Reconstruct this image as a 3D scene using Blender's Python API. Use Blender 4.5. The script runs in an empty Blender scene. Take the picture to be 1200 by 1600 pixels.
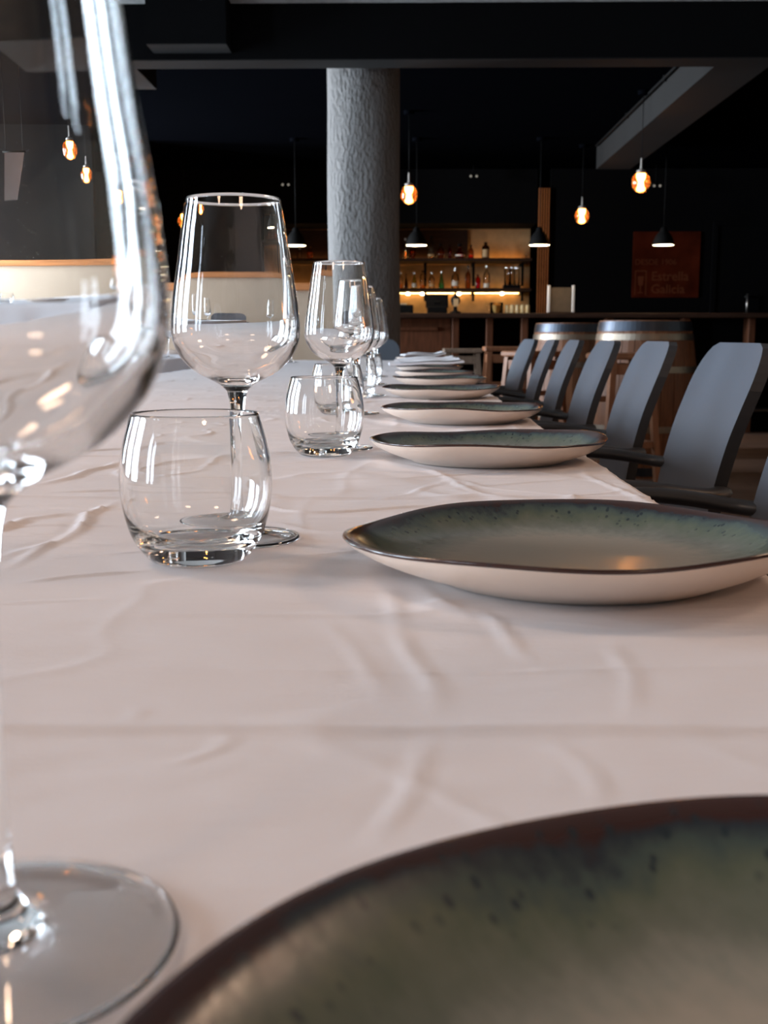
import bpy, math, random
import numpy as np
from mathutils import Vector, Matrix

S = bpy.context.scene
COL = S.collection
PI = math.pi
random.seed(7)

# ------------------------------------------------------------------ camera
cam = bpy.data.cameras.new('camera')
cam.sensor_fit = 'VERTICAL'
cam.sensor_height = 36.0
cam.lens = 39.4
cam.clip_start = 0.01
cam.clip_end = 60
cam.dof.use_dof = True
cam.dof.focus_distance = 0.95
cam.dof.aperture_fstop = 18.0
camo = bpy.data.objects.new('camera', cam)
COL.objects.link(camo)
camo.location = (0, 0, 0.881)
camo.rotation_euler = (math.radians(90 - 8.87), 0, math.radians(0.98))
S.camera = camo

# ------------------------------------------------------------------ view, world, daylight
S.view_settings.view_transform = 'Standard'
S.view_settings.look = 'None'
S.view_settings.exposure = 0.15
S.view_settings.gamma = 1.0
S.view_settings.use_curve_mapping = False
cy = S.cycles
cy.max_bounces = 28
cy.diffuse_bounces = 4
cy.glossy_bounces = 8
cy.transmission_bounces = 28
cy.transparent_max_bounces = 32
cy.sample_clamp_indirect = 40.0
cy.caustics_reflective = False
cy.use_denoising = True

W = bpy.data.worlds.new('world')
S.world = W
W.use_nodes = True
W.node_tree.nodes['Background'].inputs['Color'].default_value = (0.62, 0.78, 1.0, 1)
W.node_tree.nodes['Background'].inputs['Strength'].default_value = 0.35

# the tall windows of the left wall: (y0, y1); daylight comes in through them
WINDOWS = [(-2.7, -1.3), (0.5, 3.3), (5.0, 7.4), (8.1, 10.3)]
WIN_Z = (0.50, 2.68)
DAY = (16.0, 34.0, 44.0, 130.0)      # the last is raised to light the column's left side
PANES = []                       # each tall window has two panes with a wide mullion between
for (y0, y1), day in zip(WINDOWS, DAY):
    g = (y1 - y0) * 0.13
    ym = (y0 + y1) / 2
    for a, b_ in ((y0, ym - g), (ym + g, y1)):
        PANES.append((a, b_))
        L = bpy.data.lights.new('window_daylight', 'AREA')
        L.shape = 'RECTANGLE'
        L.size = WIN_Z[1] - WIN_Z[0]
        L.size_y = b_ - a
        L.color = (0.75, 0.885, 1.0) if y0 < 8 else (0.86, 0.94, 1.0)
        L.energy = day * PI * L.size * L.size_y
        lo = bpy.data.objects.new('window_daylight', L)
        COL.objects.link(lo)
        lo.location = (-5.22, (a + b_) / 2, sum(WIN_Z) / 2)
        lo.rotation_euler = (0, math.radians(-90), 0)

# ------------------------------------------------------------------ materials
def lin(c):
    c = c / 255.0
    return c / 12.92 if c <= 0.04045 else ((c + 0.055) / 1.055) ** 2.4
def rgb(r, g, b): return (lin(r), lin(g), lin(b), 1)

def new_mat(name):
    m = bpy.data.materials.new(name)
    m.use_nodes = True
    nt = m.node_tree
    return m, nt, nt.nodes['Principled BSDF']

def node(nt, kind, **kw):
    n = nt.nodes.new(kind)
    for k, v in kw.items():
        if k in n.inputs: n.inputs[k].default_value = v
        else: setattr(n, k, v)
    return n

def mat(name, col, rough=0.6, metal=0.0, spec=0.5, noise=0.0, nscale=20.0, bump=0.0, bscale=60.0, bstretch=(1, 1, 1), bdist=0.002):
    m, nt, p = new_mat(name)
    p.inputs['Base Color'].default_value = col
    p.inputs['Roughness'].default_value = rough
    p.inputs['Metallic'].default_value = metal
    p.inputs['Specular IOR Level'].default_value = spec
    tc = node(nt, 'ShaderNodeTexCoord')
    if noise:
        n = node(nt, 'ShaderNodeTexNoise', Scale=nscale, Detail=4.0)
        mp = node(nt, 'ShaderNodeMapping'); mp.inputs['Scale'].default_value = bstretch
        nt.links.new(tc.outputs['Object'], mp.inputs['Vector'])
        nt.links.new(mp.outputs['Vector'], n.inputs['Vector'])
        r = node(nt, 'ShaderNodeValToRGB')
        r.color_ramp.elements[0].position = 0.3; r.color_ramp.elements[1].position = 0.7
        r.color_ramp.elements[0].color = tuple(c * (1 - noise) for c in col[:3]) + (1,)
        r.color_ramp.elements[1].color = tuple(min(1, c * (1 + noise)) for c in col[:3]) + (1,)
        nt.links.new(n.outputs['Fac'], r.inputs['Fac'])
        nt.links.new(r.outputs['Color'], p.inputs['Base Color'])
    if bump:
        n = node(nt, 'ShaderNodeTexNoise', Scale=bscale, Detail=5.0)
        mp = node(nt, 'ShaderNodeMapping'); mp.inputs['Scale'].default_value = bstretch
        nt.links.new(tc.outputs['Object'], mp.inputs['Vector'])
        nt.links.new(mp.outputs['Vector'], n.inputs['Vector'])
        b = node(nt, 'ShaderNodeBump', Strength=bump, Distance=bdist)
        nt.links.new(n.outputs['Fac'], b.inputs['Height'])
        nt.links.new(b.outputs['Normal'], p.inputs['Normal'])
    return m

def glow(name, col, strength):
    m, nt, p = new_mat(name)
    p.inputs['Base Color'].default_value = (0.02, 0.02, 0.02, 1)
    p.inputs['Emission Color'].default_value = col
    p.inputs['Emission Strength'].default_value = strength
    return m

def glass(name, col=(1, 1, 1, 1), ior=1.5):
    m, nt, p = new_mat(name)
    nt.nodes.remove(p)
    g = node(nt, 'ShaderNodeBsdfGlass', Color=col, Roughness=0.0, IOR=ior)
    nt.links.new(g.outputs[0], nt.nodes['Material Output'].inputs['Surface'])
    return m

def thin_glass(name, col, gloss=1.0):
    """thin-walled coloured glass: tinted see-through plus a Fresnel reflection"""
    m, nt, p = new_mat(name)
    nt.nodes.remove(p)
    t = node(nt, 'ShaderNodeBsdfTransparent', Color=col)
    g = node(nt, 'ShaderNodeBsdfGlossy', Roughness=0.03)
    f = node(nt, 'ShaderNodeFresnel', IOR=1.45)
    mx = node(nt, 'ShaderNodeMixShader')
    nt.links.new(f.outputs[0], mx.inputs[0])
    nt.links.new(t.outputs[0], mx.inputs[1])
    nt.links.new(g.outputs[0], mx.inputs[2])
    nt.links.new(mx.outputs[0], nt.nodes['Material Output'].inputs['Surface'])
    return m

def cloth_mat(name, col):
    m, nt, p = new_mat(name)
    p.inputs['Base Color'].default_value = col
    p.inputs['Roughness'].default_value = 0.85
    p.inputs['Specular IOR Level'].default_value = 0.2
    tc = node(nt, 'ShaderNodeTexCoord')
    w1 = node(nt, 'ShaderNodeTexNoise', Scale=16.0, Detail=7.0, Roughness=0.62)
    mp = node(nt, 'ShaderNodeMapping'); mp.inputs['Scale'].default_value = (0.7, 1.9, 1)
    nt.links.new(tc.outputs['Object'], mp.inputs['Vector'])
    nt.links.new(mp.outputs['Vector'], w1.inputs['Vector'])
    b1 = node(nt, 'ShaderNodeBump', Strength=0.38, Distance=0.004)
    nt.links.new(w1.outputs['Fac'], b1.inputs['Height'])
    w2 = node(nt, 'ShaderNodeTexNoise', Scale=900.0, Detail=2.0)
    b2 = node(nt, 'ShaderNodeBump', Strength=0.12, Distance=0.0006)
    nt.links.new(tc.outputs['Object'], w2.inputs['Vector'])
    nt.links.new(w2.outputs['Fac'], b2.inputs['Height'])
    nt.links.new(b1.outputs['Normal'], b2.inputs['Normal'])
    nt.links.new(b2.outputs['Normal'], p.inputs['Normal'])
    return m

def glaze_mat():
    """reactive glaze: beige-grey middle, green then navy then brown towards the rim, speckled"""
    m, nt, p = new_mat('reactive_glaze')
    p.inputs['Roughness'].default_value = 0.22
    p.inputs['Coat Weight'].default_value = 0.3
    p.inputs['Coat Roughness'].default_value = 0.10
    tc = node(nt, 'ShaderNodeTexCoord')
    sep = node(nt, 'ShaderNodeSeparateXYZ')
    nt.links.new(tc.outputs['Object'], sep.inputs[0])
    comb = node(nt, 'ShaderNodeCombineXYZ')
    nt.links.new(sep.outputs['X'], comb.inputs['X'])
    nt.links.new(sep.outputs['Y'], comb.inputs['Y'])
    ln = node(nt, 'ShaderNodeVectorMath', operation='LENGTH')
    nt.links.new(comb.outputs[0], ln.inputs[0])
    dv = node(nt, 'ShaderNodeMath', operation='DIVIDE'); dv.inputs[1].default_value = 0.1275
    nt.links.new(ln.outputs['Value'], dv.inputs[0])
    # the glaze runs: noise in polar coordinates, long across the rim
    at = node(nt, 'ShaderNodeMath', operation='ARCTAN2')
    nt.links.new(sep.outputs['Y'], at.inputs[0]); nt.links.new(sep.outputs['X'], at.inputs[1])
    pol = node(nt, 'ShaderNodeCombineXYZ')
    k = node(nt, 'ShaderNodeMath', operation='MULTIPLY'); k.inputs[1].default_value = 9.0
    nt.links.new(at.outputs[0], k.inputs[0])
    k2 = node(nt, 'ShaderNodeMath', operation='MULTIPLY'); k2.inputs[1].default_value = 7.0
    nt.links.new(dv.outputs[0], k2.inputs[0])
    nt.links.new(k.outputs[0], pol.inputs['X']); nt.links.new(k2.outputs[0], pol.inputs['Y'])
    n1 = node(nt, 'ShaderNodeTexNoise', Scale=1.6, Detail=5.0, Roughness=0.6)
    nt.links.new(pol.outputs[0], n1.inputs['Vector'])
    sb = node(nt, 'ShaderNodeMath', operation='MULTIPLY_ADD'); sb.inputs[1].default_value = 0.17; sb.inputs[2].default_value = -0.085
    nt.links.new(n1.outputs['Fac'], sb.inputs[0])
    n3 = node(nt, 'ShaderNodeTexNoise', Scale=26.0, Detail=3.0)
    nt.links.new(tc.outputs['Object'], n3.inputs['Vector'])
    sb3 = node(nt, 'ShaderNodeMath', operation='MULTIPLY_ADD'); sb3.inputs[1].default_value = 0.22; sb3.inputs[2].default_value = -0.11
    nt.links.new(n3.outputs['Fac'], sb3.inputs[0])
    # keep the noise off the very rim
    ad = node(nt, 'ShaderNodeMath', operation='ADD')
    nt.links.new(sb.outputs[0], ad.inputs[0]); nt.links.new(sb3.outputs[0], ad.inputs[1])
    om = node(nt, 'ShaderNodeMapRange'); om.inputs[1].default_value = 0.86; om.inputs[2].default_value = 0.97
    om.inputs[3].default_value = 1.0; om.inputs[4].default_value = 0.12
    nt.links.new(dv.outputs[0], om.inputs[0])
    mu = node(nt, 'ShaderNodeMath', operation='MULTIPLY')
    nt.links.new(ad.outputs[0], mu.inputs[0]); nt.links.new(om.outputs[0], mu.inputs[1])
    a2 = node(nt, 'ShaderNodeMath', operation='ADD')
    nt.links.new(dv.outputs[0], a2.inputs[0]); nt.links.new(mu.outputs[0], a2.inputs[1])
    cr = node(nt, 'ShaderNodeValToRGB')
    e = cr.color_ramp.elements
    e[0].position = 0.0; e[0].color = (0.40, 0.355, 0.29, 1)
    e[1].position = 1.0; e[1].color = (0.042, 0.013, 0.008, 1)
    for pos, c in [(0.55, (0.36, 0.33, 0.275, 1)), (0.66, (0.25, 0.255, 0.215, 1)), (0.76, (0.15, 0.165, 0.13, 1)),
                   (0.86, (0.10, 0.125, 0.088, 1)), (0.915, (0.055, 0.082, 0.075, 1)), (0.945, (0.022, 0.030, 0.040, 1)),
                   (0.958, (0.040, 0.013, 0.009, 1))]:
        x = e.new(pos); x.color = c
    nt.links.new(a2.outputs[0], cr.inputs['Fac'])
    # dark specks in the green band
    vo = node(nt, 'ShaderNodeTexVoronoi', Scale=2.6)
    nt.links.new(pol.outputs[0], vo.inputs['Vector'])
    sp = node(nt, 'ShaderNodeMapRange'); sp.inputs[1].default_value = 0.16; sp.inputs[2].default_value = 0.26
    sp.inputs[3].default_value = 1.0; sp.inputs[4].default_value = 0.0
    nt.links.new(vo.outputs['Distance'], sp.inputs[0])
    bd = node(nt, 'ShaderNodeValToRGB')
    be = bd.color_ramp.elements
    be[0].position = 0.80; be[0].color = (0, 0, 0, 1); be[1].position = 1.0; be[1].color = (0, 0, 0, 1)
    x = be.new(0.87); x.color = (0.85, 0.85, 0.85, 1); x = be.new(0.955); x.color = (0.9, 0.9, 0.9, 1)
    nt.links.new(a2.outputs[0], bd.inputs['Fac'])
    ms = node(nt, 'ShaderNodeMath', operation='MULTIPLY')
    nt.links.new(sp.outputs[0], ms.inputs[0]); nt.links.new(bd.outputs['Color'], ms.inputs[1])
    mx = node(nt, 'ShaderNodeMix', data_type='RGBA')
    nt.links.new(ms.outputs[0], mx.inputs['Factor'])
    nt.links.new(cr.outputs['Color'], mx.inputs['A'])
    mx.inputs['B'].default_value = (0.015, 0.026, 0.034, 1)
    nt.links.new(mx.outputs['Result'], p.inputs['Base Color'])
    b = node(nt, 'ShaderNodeBump', Strength=0.05, Distance=0.002)
    nt.links.new(n1.outputs['Fac'], b.inputs['Height'])
    nt.links.new(b.outputs['Normal'], p.inputs['Normal'])
    nt.links.new(b.outputs['Normal'], p.inputs['Coat Normal'])
    return m

def floor_mat():
    m, nt, p = new_mat('brown_floorboards')
    p.inputs['Roughness'].default_value = 0.4
    tc = node(nt, 'ShaderNodeTexCoord')
    br = node(nt, 'ShaderNodeTexBrick')
    br.inputs['Color1'].default_value = (0.17, 0.10, 0.07, 1)
    br.inputs['Color2'].default_value = (0.12, 0.07, 0.05, 1)
    br.inputs['Mortar'].default_value = (0.02, 0.012, 0.01, 1)
    br.inputs['Scale'].default_value = 1.0
    br.inputs['Mortar Size'].default_value = 0.004
    br.inputs['Brick Width'].default_value = 1.4
    br.inputs['Row Height'].default_value = 0.16
    nt.links.new(tc.outputs['Object'], br.inputs['Vector'])
    nt.links.new(br.outputs['Color'], p.inputs['Base Color'])
    return m

M = {}
M['cloth'] = cloth_mat('white_table_linen', (0.74, 0.70, 0.705, 1))
M['cloth_blue'] = cloth_mat('white_linen_cool', (0.80, 0.79, 0.83, 1))
M['napkin'] = mat('white_napkin', (0.82, 0.81, 0.84, 1), 0.85, spec=0.2, bump=0.2, bscale=300)
M['glaze'] = glaze_mat()
M['ivory'] = mat('ivory_stoneware', (0.85, 0.71, 0.60, 1), 0.28, noise=0.03, nscale=30)
M['glass'] = glass('clear_glass', (0.996, 0.998, 0.996, 1), 1.47)
M['chair'] = mat('charcoal_plastic', (0.072, 0.086, 0.107, 1), 0.45, spec=0.4, bump=0.08, bscale=900, bdist=0.0005)
M['chair_dark'] = mat('charcoal_plastic_frame', (0.018, 0.018, 0.02, 1), 0.45, spec=0.4)
M['black_paint'] = mat('black_paint', (0.0022, 0.0022, 0.0026, 1), 0.85, spec=0.05, bump=0.1, bscale=80)
M['navy_paint'] = mat('navy_black_ceiling_paint', (0.0014, 0.0016, 0.0023, 1), 0.95, spec=0.0, bump=0.2, bscale=40)
M['grey_paint'] = mat('charcoal_grey_paint', (0.0070, 0.0067, 0.0065, 1), 0.8, spec=0.2, bump=0.2, bscale=60)
M['column'] = mat('rough_charcoal_plaster', (0.15, 0.142, 0.136, 1), 0.8, spec=0.2, bump=1.0, bscale=55, bstretch=(1, 1, 0.45), bdist=0.03)
M['plaster'] = mat('pale_rough_plaster', (0.40, 0.39, 0.37, 1), 0.9, noise=0.15, nscale=30, bump=0.6, bscale=70, bdist=0.01)
M['cream'] = mat('cream_wall_paint', (0.42, 0.36, 0.28, 1), 0.8, noise=0.03, nscale=3)
M['cream_bright'] = mat('cream_wall_paint_back', (0.66, 0.55, 0.42, 1), 0.8, noise=0.03, nscale=3)
M['partition'] = mat('cream_partition_paint', (0.46, 0.365, 0.275, 1), 0.7, noise=0.03, nscale=3)
M['orange_wood'] = mat('orange_varnished_wood', (0.50, 0.20, 0.07, 1), 0.4, noise=0.25, nscale=8, bstretch=(0.3, 6, 6))
M['floor'] = floor_mat()
M['tan_plaster'] = mat('tan_bar_plaster', (0.40, 0.235, 0.105, 1), 0.8, noise=0.2, nscale=9, bump=0.5, bscale=45, bdist=0.006)
M['dark_wood'] = mat('dark_brown_wood', (0.026, 0.012, 0.007, 1), 0.6, spec=0.15, noise=0.3, nscale=8, bstretch=(1, 1, 6))
M['bar_wood'] = mat('reddish_bar_wood', (0.085, 0.032, 0.015, 1), 0.6, spec=0.15, noise=0.3, nscale=9, bstretch=(6, 6, 0.6))
M['stool_wood'] = mat('light_stool_wood', (0.20, 0.085, 0.042, 1), 0.5, spec=0.2, noise=0.2, nscale=12, bstretch=(6, 6, 0.8))
M['stool_grey'] = mat('greyed_stool_wood', (0.17, 0.12, 0.085, 1), 0.6, noise=0.2, nscale=12, bstretch=(6, 6, 0.8))
M['slat_wood'] = mat('orange_slat_wood', (0.36, 0.12, 0.035, 1), 0.6, spec=0.1, noise=0.25, nscale=12, bstretch=(6, 6, 0.5))
M['stave'] = mat('oak_stave', (0.13, 0.050, 0.021, 1), 0.5, spec=0.25, noise=0.25, nscale=10, bstretch=(6, 6, 0.7))
M['hoop'] = mat('galvanised_hoop', (0.20, 0.165, 0.13, 1), 0.42, metal=1.0, noise=0.2, nscale=8)
M['hoop_blue'] = mat('blued_steel_hoop', (0.045, 0.052, 0.065, 1), 0.4, metal=1.0)
M['metal'] = mat('brushed_metal', (0.5, 0.49, 0.47, 1), 0.35, metal=1.0)
M['cord'] = mat('grey_cord', (0.22, 0.20, 0.18, 1), 0.6)
M['black_metal'] = mat('black_metal', (0.004, 0.004, 0.004, 1), 0.7, metal=0.0, spec=0.06)
def amber_glass():
    m, nt, p = new_mat('amber_globe_glass')
    nt.nodes.remove(p)
    t = node(nt, 'ShaderNodeBsdfTransparent', Color=(0.98, 0.55, 0.22, 1))
    tr = node(nt, 'ShaderNodeBsdfTranslucent', Color=(0.9, 0.30, 0.07, 1))
    g = node(nt, 'ShaderNodeBsdfGlossy', Roughness=0.03)
    f = node(nt, 'ShaderNodeFresnel', IOR=1.6)
    m0 = node(nt, 'ShaderNodeMixShader'); m0.inputs[0].default_value = 0.06
    m1 = node(nt, 'ShaderNodeMixShader')
    nt.links.new(t.outputs[0], m0.inputs[1]); nt.links.new(tr.outputs[0], m0.inputs[2])
    nt.links.new(f.outputs[0], m1.inputs[0]); nt.links.new(m0.outputs[0], m1.inputs[1]); nt.links.new(g.outputs[0], m1.inputs[2])
    nt.links.new(m1.outputs[0], nt.nodes['Material Output'].inputs['Surface'])
    return m
M['amber'] = amber_glass()
M['filament'] = glow('warm_filament', (1, 0.60, 0.27, 1), 45)
M['lamp_disc'] = glow('warm_white_lamp', (1, 0.74, 0.45, 1), 45)
M['led'] = glow('warm_led_strip', (1, 0.56, 0.19, 1), 16.0)
M['led_up'] = glow('warm_led_strip_upper', (1, 0.52, 0.17, 1), 6.5)
M['led_low'] = glow('warm_led_strip_lower', (1, 0.52, 0.17, 1), 3.5)
M['led_hot'] = glow('warm_led_point', (1, 0.74, 0.36, 1), 40.0)
M['ceiling_glow'] = glow('warm_ceiling_lamp', (1, 0.66, 0.45, 1), 30.0)
M['pane'] = thin_glass('window_pane_glass', (0.97, 0.98, 1, 1))
M['white_paint'] = mat('white_paint', (0.6, 0.6, 0.6, 1), 0.5)
M['poster'] = mat('red_brown_poster', (0.055, 0.0095, 0.004, 1), 0.9, spec=0.0, noise=0.4, nscale=5)
M['poster_ink'] = mat('faded_poster_ink', (0.11, 0.032, 0.015, 1), 0.9, spec=0.0)
M['banner'] = mat('grey_banner_cloth', (0.60, 0.61, 0.62, 1), 0.8)
M['tan_board'] = mat('tan_menu_board', (0.11, 0.075, 0.045, 1), 0.8, spec=0.1, noise=0.1)
M['menu_post'] = mat('pale_menu_post', (0.50, 0.46, 0.42, 1), 0.5)

# ------------------------------------------------------------------ mesh helpers
class MB:
    def __init__(self): self.v = []; self.f = []; self.mi = []; self.sm = []
    def add(self, verts, faces, mi=0, smooth=True):
        o = len(self.v)
        self.v += [tuple(p) for p in verts]
        for fc in faces:
            self.f.append(tuple(o + i for i in fc)); self.mi.append(mi); self.sm.append(smooth)
        return self
    def box(self, x0, x1, y0, y1, z0, z1, bev=0.0, mi=0):
        if bev <= 0:
            v = [(x, y, z) for z in (z0, z1) for y in (y0, y1) for x in (x0, x1)]
            f = [(0, 2, 3, 1), (4, 5, 7, 6), (0, 1, 5, 4), (2, 6, 7, 3), (0, 4, 6, 2), (1, 3, 7, 5)]
            return self.add(v, f, mi, False)
        b = min(bev, (x1 - x0) / 2.01, (y1 - y0) / 2.01, (z1 - z0) / 2.01)
        # chamfered box: outline rings
        def ring(i, z): return [(x0 + i + b, y0 + i, z), (x1 - i - b, y0 + i, z), (x1 - i, y0 + i + b, z), (x1 - i, y1 - i - b, z),
                                (x1 - i - b, y1 - i, z), (x0 + i + b, y1 - i, z), (x0 + i, y1 - i - b, z), (x0 + i, y0 + i + b, z)]
        R = [ring(b * 0.999 if False else 0, z0 + b), ring(0, z1 - b)]
        lo = [(x + (b if x < (x0 + x1) / 2 else -b) * 0.7, y + (b if y < (y0 + y1) / 2 else -b) * 0.7, z0) for x, y, z in ring(0, z0)]
        hi = [(x, y, z1) for x, y, z in lo]
        v = lo + R[0] + R[1] + hi
        f = [tuple(range(7, -1, -1)), tuple(range(24, 32))]
        for r in range(3):
            for i in range(8):
                j = (i + 1) % 8
                f.append((r * 8 + i, r * 8 + j, r * 8 + 8 + j, r * 8 + 8 + i))
        return self.add(v, f, mi, False)
    def lathe(self, prof, n=48, mi=0, smooth=True, centre=(0, 0, 0), rfun=None, zfun=None, mis=None):
        """profile of (r, z): from the outer bottom upwards, then inwards and down -> normals outward"""
        v = []; f = []; idx = []
        for (r, z) in prof:
            if r < 1e-7:
                idx.append([len(v)]); v.append((centre[0], centre[1], centre[2] + z))
            else:
                row = []
                for j in range(n):
                    a = 2 * PI * j / n
                    rr = r if rfun is None else rfun(r, z, a)
                    zz = z if zfun is None else zfun(r, z, a)
                    row.append(len(v)); v.append((centre[0] + rr * math.cos(a), centre[1] + rr * math.sin(a), centre[2] + zz))
                idx.append(row)
        base = len(self.f)
        mm = []
        for i in range(len(idx) - 1):
            A, B = idx[i], idx[i + 1]
            for j in range(n):
                k = (j + 1) % n
                if len(A) == 1 and len(B) == 1: continue
                if len(A) == 1: f.append((A[0], B[k], B[j]))
                elif len(B) == 1: f.append((A[j], A[k], B[0]))
                else: f.append((A[j], A[k], B[k], B[j]))
                mm.append(mis[i] if mis else mi)
        self.add(v, f, mi, smooth)
        if mis:
            for q, x in enumerate(mm): self.mi[base + q] = x
        return self
    def tube(self, path, rad, n=8, flat=1.0, caps=True, up=(0, 0, 1), mi=0):
        P = [Vector(p) for p in path]
        R = rad if isinstance(rad, (list, tuple)) else [rad] * len(P)
        v = []; f = []
        for i, p in enumerate(P):
            t = (P[min(i + 1, len(P) - 1)] - P[max(i - 1, 0)]).normalized()
            u = Vector(up)
            if abs(t.dot(u)) > 0.95: u = Vector((1, 0, 0))
            s = t.cross(u).normalized(); w = s.cross(t).normalized()
            for j in range(n):
                a = 2 * PI * j / n
                v.append(p + s * (R[i] * math.cos(a)) + w * (R[i] * flat * math.sin(a)))
        for i in range(len(P) - 1):
            for j in range(n):
                k = (j + 1) % n
                f.append((i * n + j, i * n + k, (i + 1) * n + k, (i + 1) * n + j))
        self.add(v, f, mi, True)
        if caps:
            o = len(v)
            self.f.append(tuple(len(self.v) - o + j for j in range(n - 1, -1, -1))); self.mi.append(mi); self.sm.append(False)
            self.f.append(tuple(len(self.v) - n + j for j in range(n))); self.mi.append(mi); self.sm.append(False)
        return self
    def beam(self, a, b, w, d=None, mi=0):
        """square bar from a to b"""
        d = d or w
        A, B = Vector(a), Vector(b)
        t = (B - A).normalized()
        u = Vector((0, 0, 1)) if abs(t.z) < 0.9 else Vector((0, 1, 0))
        s = t.cross(u).normalized(); q = s.cross(t).normalized()
        v = []
        for p in (A, B):
            for i, j in ((-1, -1), (1, -1), (1, 1), (-1, 1)): v.append(p + s * (i * w / 2) + q * (j * d / 2))
        f = [(3, 2, 1, 0), (4, 5, 6, 7)] + [(i, (i + 1) % 4, 4 + (i + 1) % 4, 4 + i) for i in range(4)]
        return self.add(v, f, mi, False)
    def build(self, name, mats, parent=None, loc=None):
        me = bpy.data.meshes.new(name)
        me.from_pydata(self.v, [], self.f)
        for m in (mats if isinstance(mats, (list, tuple)) else [mats]): me.materials.append(m)
        me.polygons.foreach_set('material_index', self.mi)
        me.polygons.foreach_set('use_smooth', self.sm)
        me.update()
        o = bpy.data.objects.new(name, me)
        COL.objects.link(o)
        if parent: o.parent = parent
        if loc: o.location = loc
        return o

def thing(name, label, cat, loc=(0, 0, 0), rz=0.0, group=None):
    o = bpy.data.objects.new(name, None)
    COL.objects.link(o)
    o.empty_display_size = 0.05
    o.location = loc; o.rotation_euler = (0, 0, rz)
    return tag(o, label, cat, group)
def tag(o, label, cat, group=None):
    o['label'] = label; o['category'] = cat
    if group: o['group'] = group
    elif 'group' in o: del o['group']
    return o
def struct(o, label=None):
    o['kind'] = 'structure'
    if label: o['label'] = label
    return o
KIDS = {}
def dup(root, loc, rz=0.0, label=None, group=None):
    r = root.copy(); COL.objects.link(r)
    r.location = loc; r.rotation_euler = (0, 0, rz)
    if label: r['label'] = label
    if group: r['group'] = group
    for ch in [o for o in root.children]:
        c = ch.copy(); COL.objects.link(c); c.parent = r
        for g in [o for o in ch.children]:
            d = g.copy(); COL.objects.link(d); d.parent = c
    return r

def spline(pts, n):
    """Catmull-Rom through the points, n steps per span"""
    P = [np.array(p, float) for p in pts]
    out = []
    for i in range(len(P) - 1):
        p0 = P[max(i - 1, 0)]; p1 = P[i]; p2 = P[i + 1]; p3 = P[min(i + 2, len(P) - 1)]
        for s in range(n):
            t = s / n
            q = 0.5 * ((2 * p1) + (p2 - p0) * t + (2 * p0 - 5 * p1 + 4 * p2 - p3) * t * t + (3 * p1 - p0 - 3 * p2 + p3) * t ** 3)
            out.append(tuple(q))
    out.append(tuple(P[-1]))
    return [(max(0.0, o[0]),) + tuple(o[1:]) for o in out] if len(out[0]) == 2 else out

# ------------------------------------------------------------------ the room
b = MB(); b.box(-5.2, 5.2, -4.2, 13.4, -0.1, 0.0)
struct(b.build('floor', M['floor']), 'brown boarded floor')

b = MB(); b.box(-5.2, 5.2, -4.2, 6.6, 2.72, 2.85)
struct(b.build('ceiling', M['plaster']), 'pale rough plaster ceiling over the front of the room')
b = MB(); b.box(-5.2, 5.2, 6.8, 13.4, 2.64, 2.85)
struct(b.build('ceiling', M['navy_paint']), 'dark ceiling over the bar side of the room')

# left wall with four window openings
b = MB()
ys = [-4.2] + [y for w in WINDOWS for y in w] + [13.4]
for i in range(0, len(ys), 2): b.box(-5.2, -5.0, ys[i], ys[i + 1], 0, 2.72)
for y0, y1 in WINDOWS:
    b.box(-5.2, -5.0, y0, y1, 0, WIN_Z[0]); b.box(-5.2, -5.0, y0, y1, WIN_Z[1], 2.72)
struct(b.build('wall_left', M['grey_paint']), 'dark side wall with tall windows')
for k, (y0, y1) in enumerate(WINDOWS):
    f = MB(); w = 0.04
    f.box(-5.16, -5.04, y0, y0 + w, *WIN_Z); f.box(-5.16, -5.04, y1 - w, y1, *WIN_Z)
    f.box(-5.16, -5.04, y0 + w, y1 - w, WIN_Z[0], WIN_Z[0] + w); f.box(-5.16, -5.04, y0 + w, y1 - w, WIN_Z[1] - w, WIN_Z[1])
    fo = struct(f.build('window_%d' % (k + 1), M['black_paint']), 'tall window')
    g = (y1 - y0) * 0.13; ym = (y0 + y1) / 2
    m_ = MB(); m_.box(-5.16, -5.04, ym - g, ym + g, WIN_Z[0] + w, WIN_Z[1] - w); m_.build('mullion', M['black_paint'], fo)
    for a, b_ in ((y0 + w, ym - g), (ym + g, y1 - w)):
        p = MB(); p.box(-5.105, -5.095, a, b_, WIN_Z[0] + w, WIN_Z[1] - w)
        p.build('pane', M['pane'], fo)

b = MB(); b.box(-5.2, 5.2, -4.35, -4.2, 0, 2.72)
struct(b.build('wall_back', M['cream_bright']), 'cream wall behind the viewer')
b = MB(); b.box(5.0, 5.2, -4.2, 6.6, 0, 2.72)
struct(b.build('wall_right', M['cream']), 'cream side wall in the front of the room')
b = MB(); b.box(5.0, 5.2, 6.6, 13.4, 0, 2.64)
struct(b.build('wall_right', M['black_paint']), 'black side wall beside the bar')
b = MB(); b.box(-5.2, 5.2, 13.0, 13.4, 0, 2.64)
b.box(1.56, 5.0, 12.3, 13.0, 0, 2.64)                       # black wall right of the bar recess
b.box(-5.0, -1.40, 12.3, 13.0, 0, 2.64)
b.box(-1.40, 1.42, 12.3, 13.0, 2.08, 2.64)                   # black wall above the bar recess
struct(b.build('wall_front', M['black_paint']), 'black wall around the bar recess')

b = MB(); b.box(-5.0, -2.76, 7.55, 7.7, 0, 2.639)  # added out of view to block window light from the bar
struct(b.build('daylight_block_wall', M['black_paint']), 'added black wall outside the frame, keeping daylight off the bar')
b = MB(); b.box(-5.0, -2.5, 10.45, 10.6, 0, 2.639)  # added to cut the last window's light on the bar
struct(b.build('bar_shade_wall', M['black_paint']), 'added black wall shading the bar from the last window')

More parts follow.
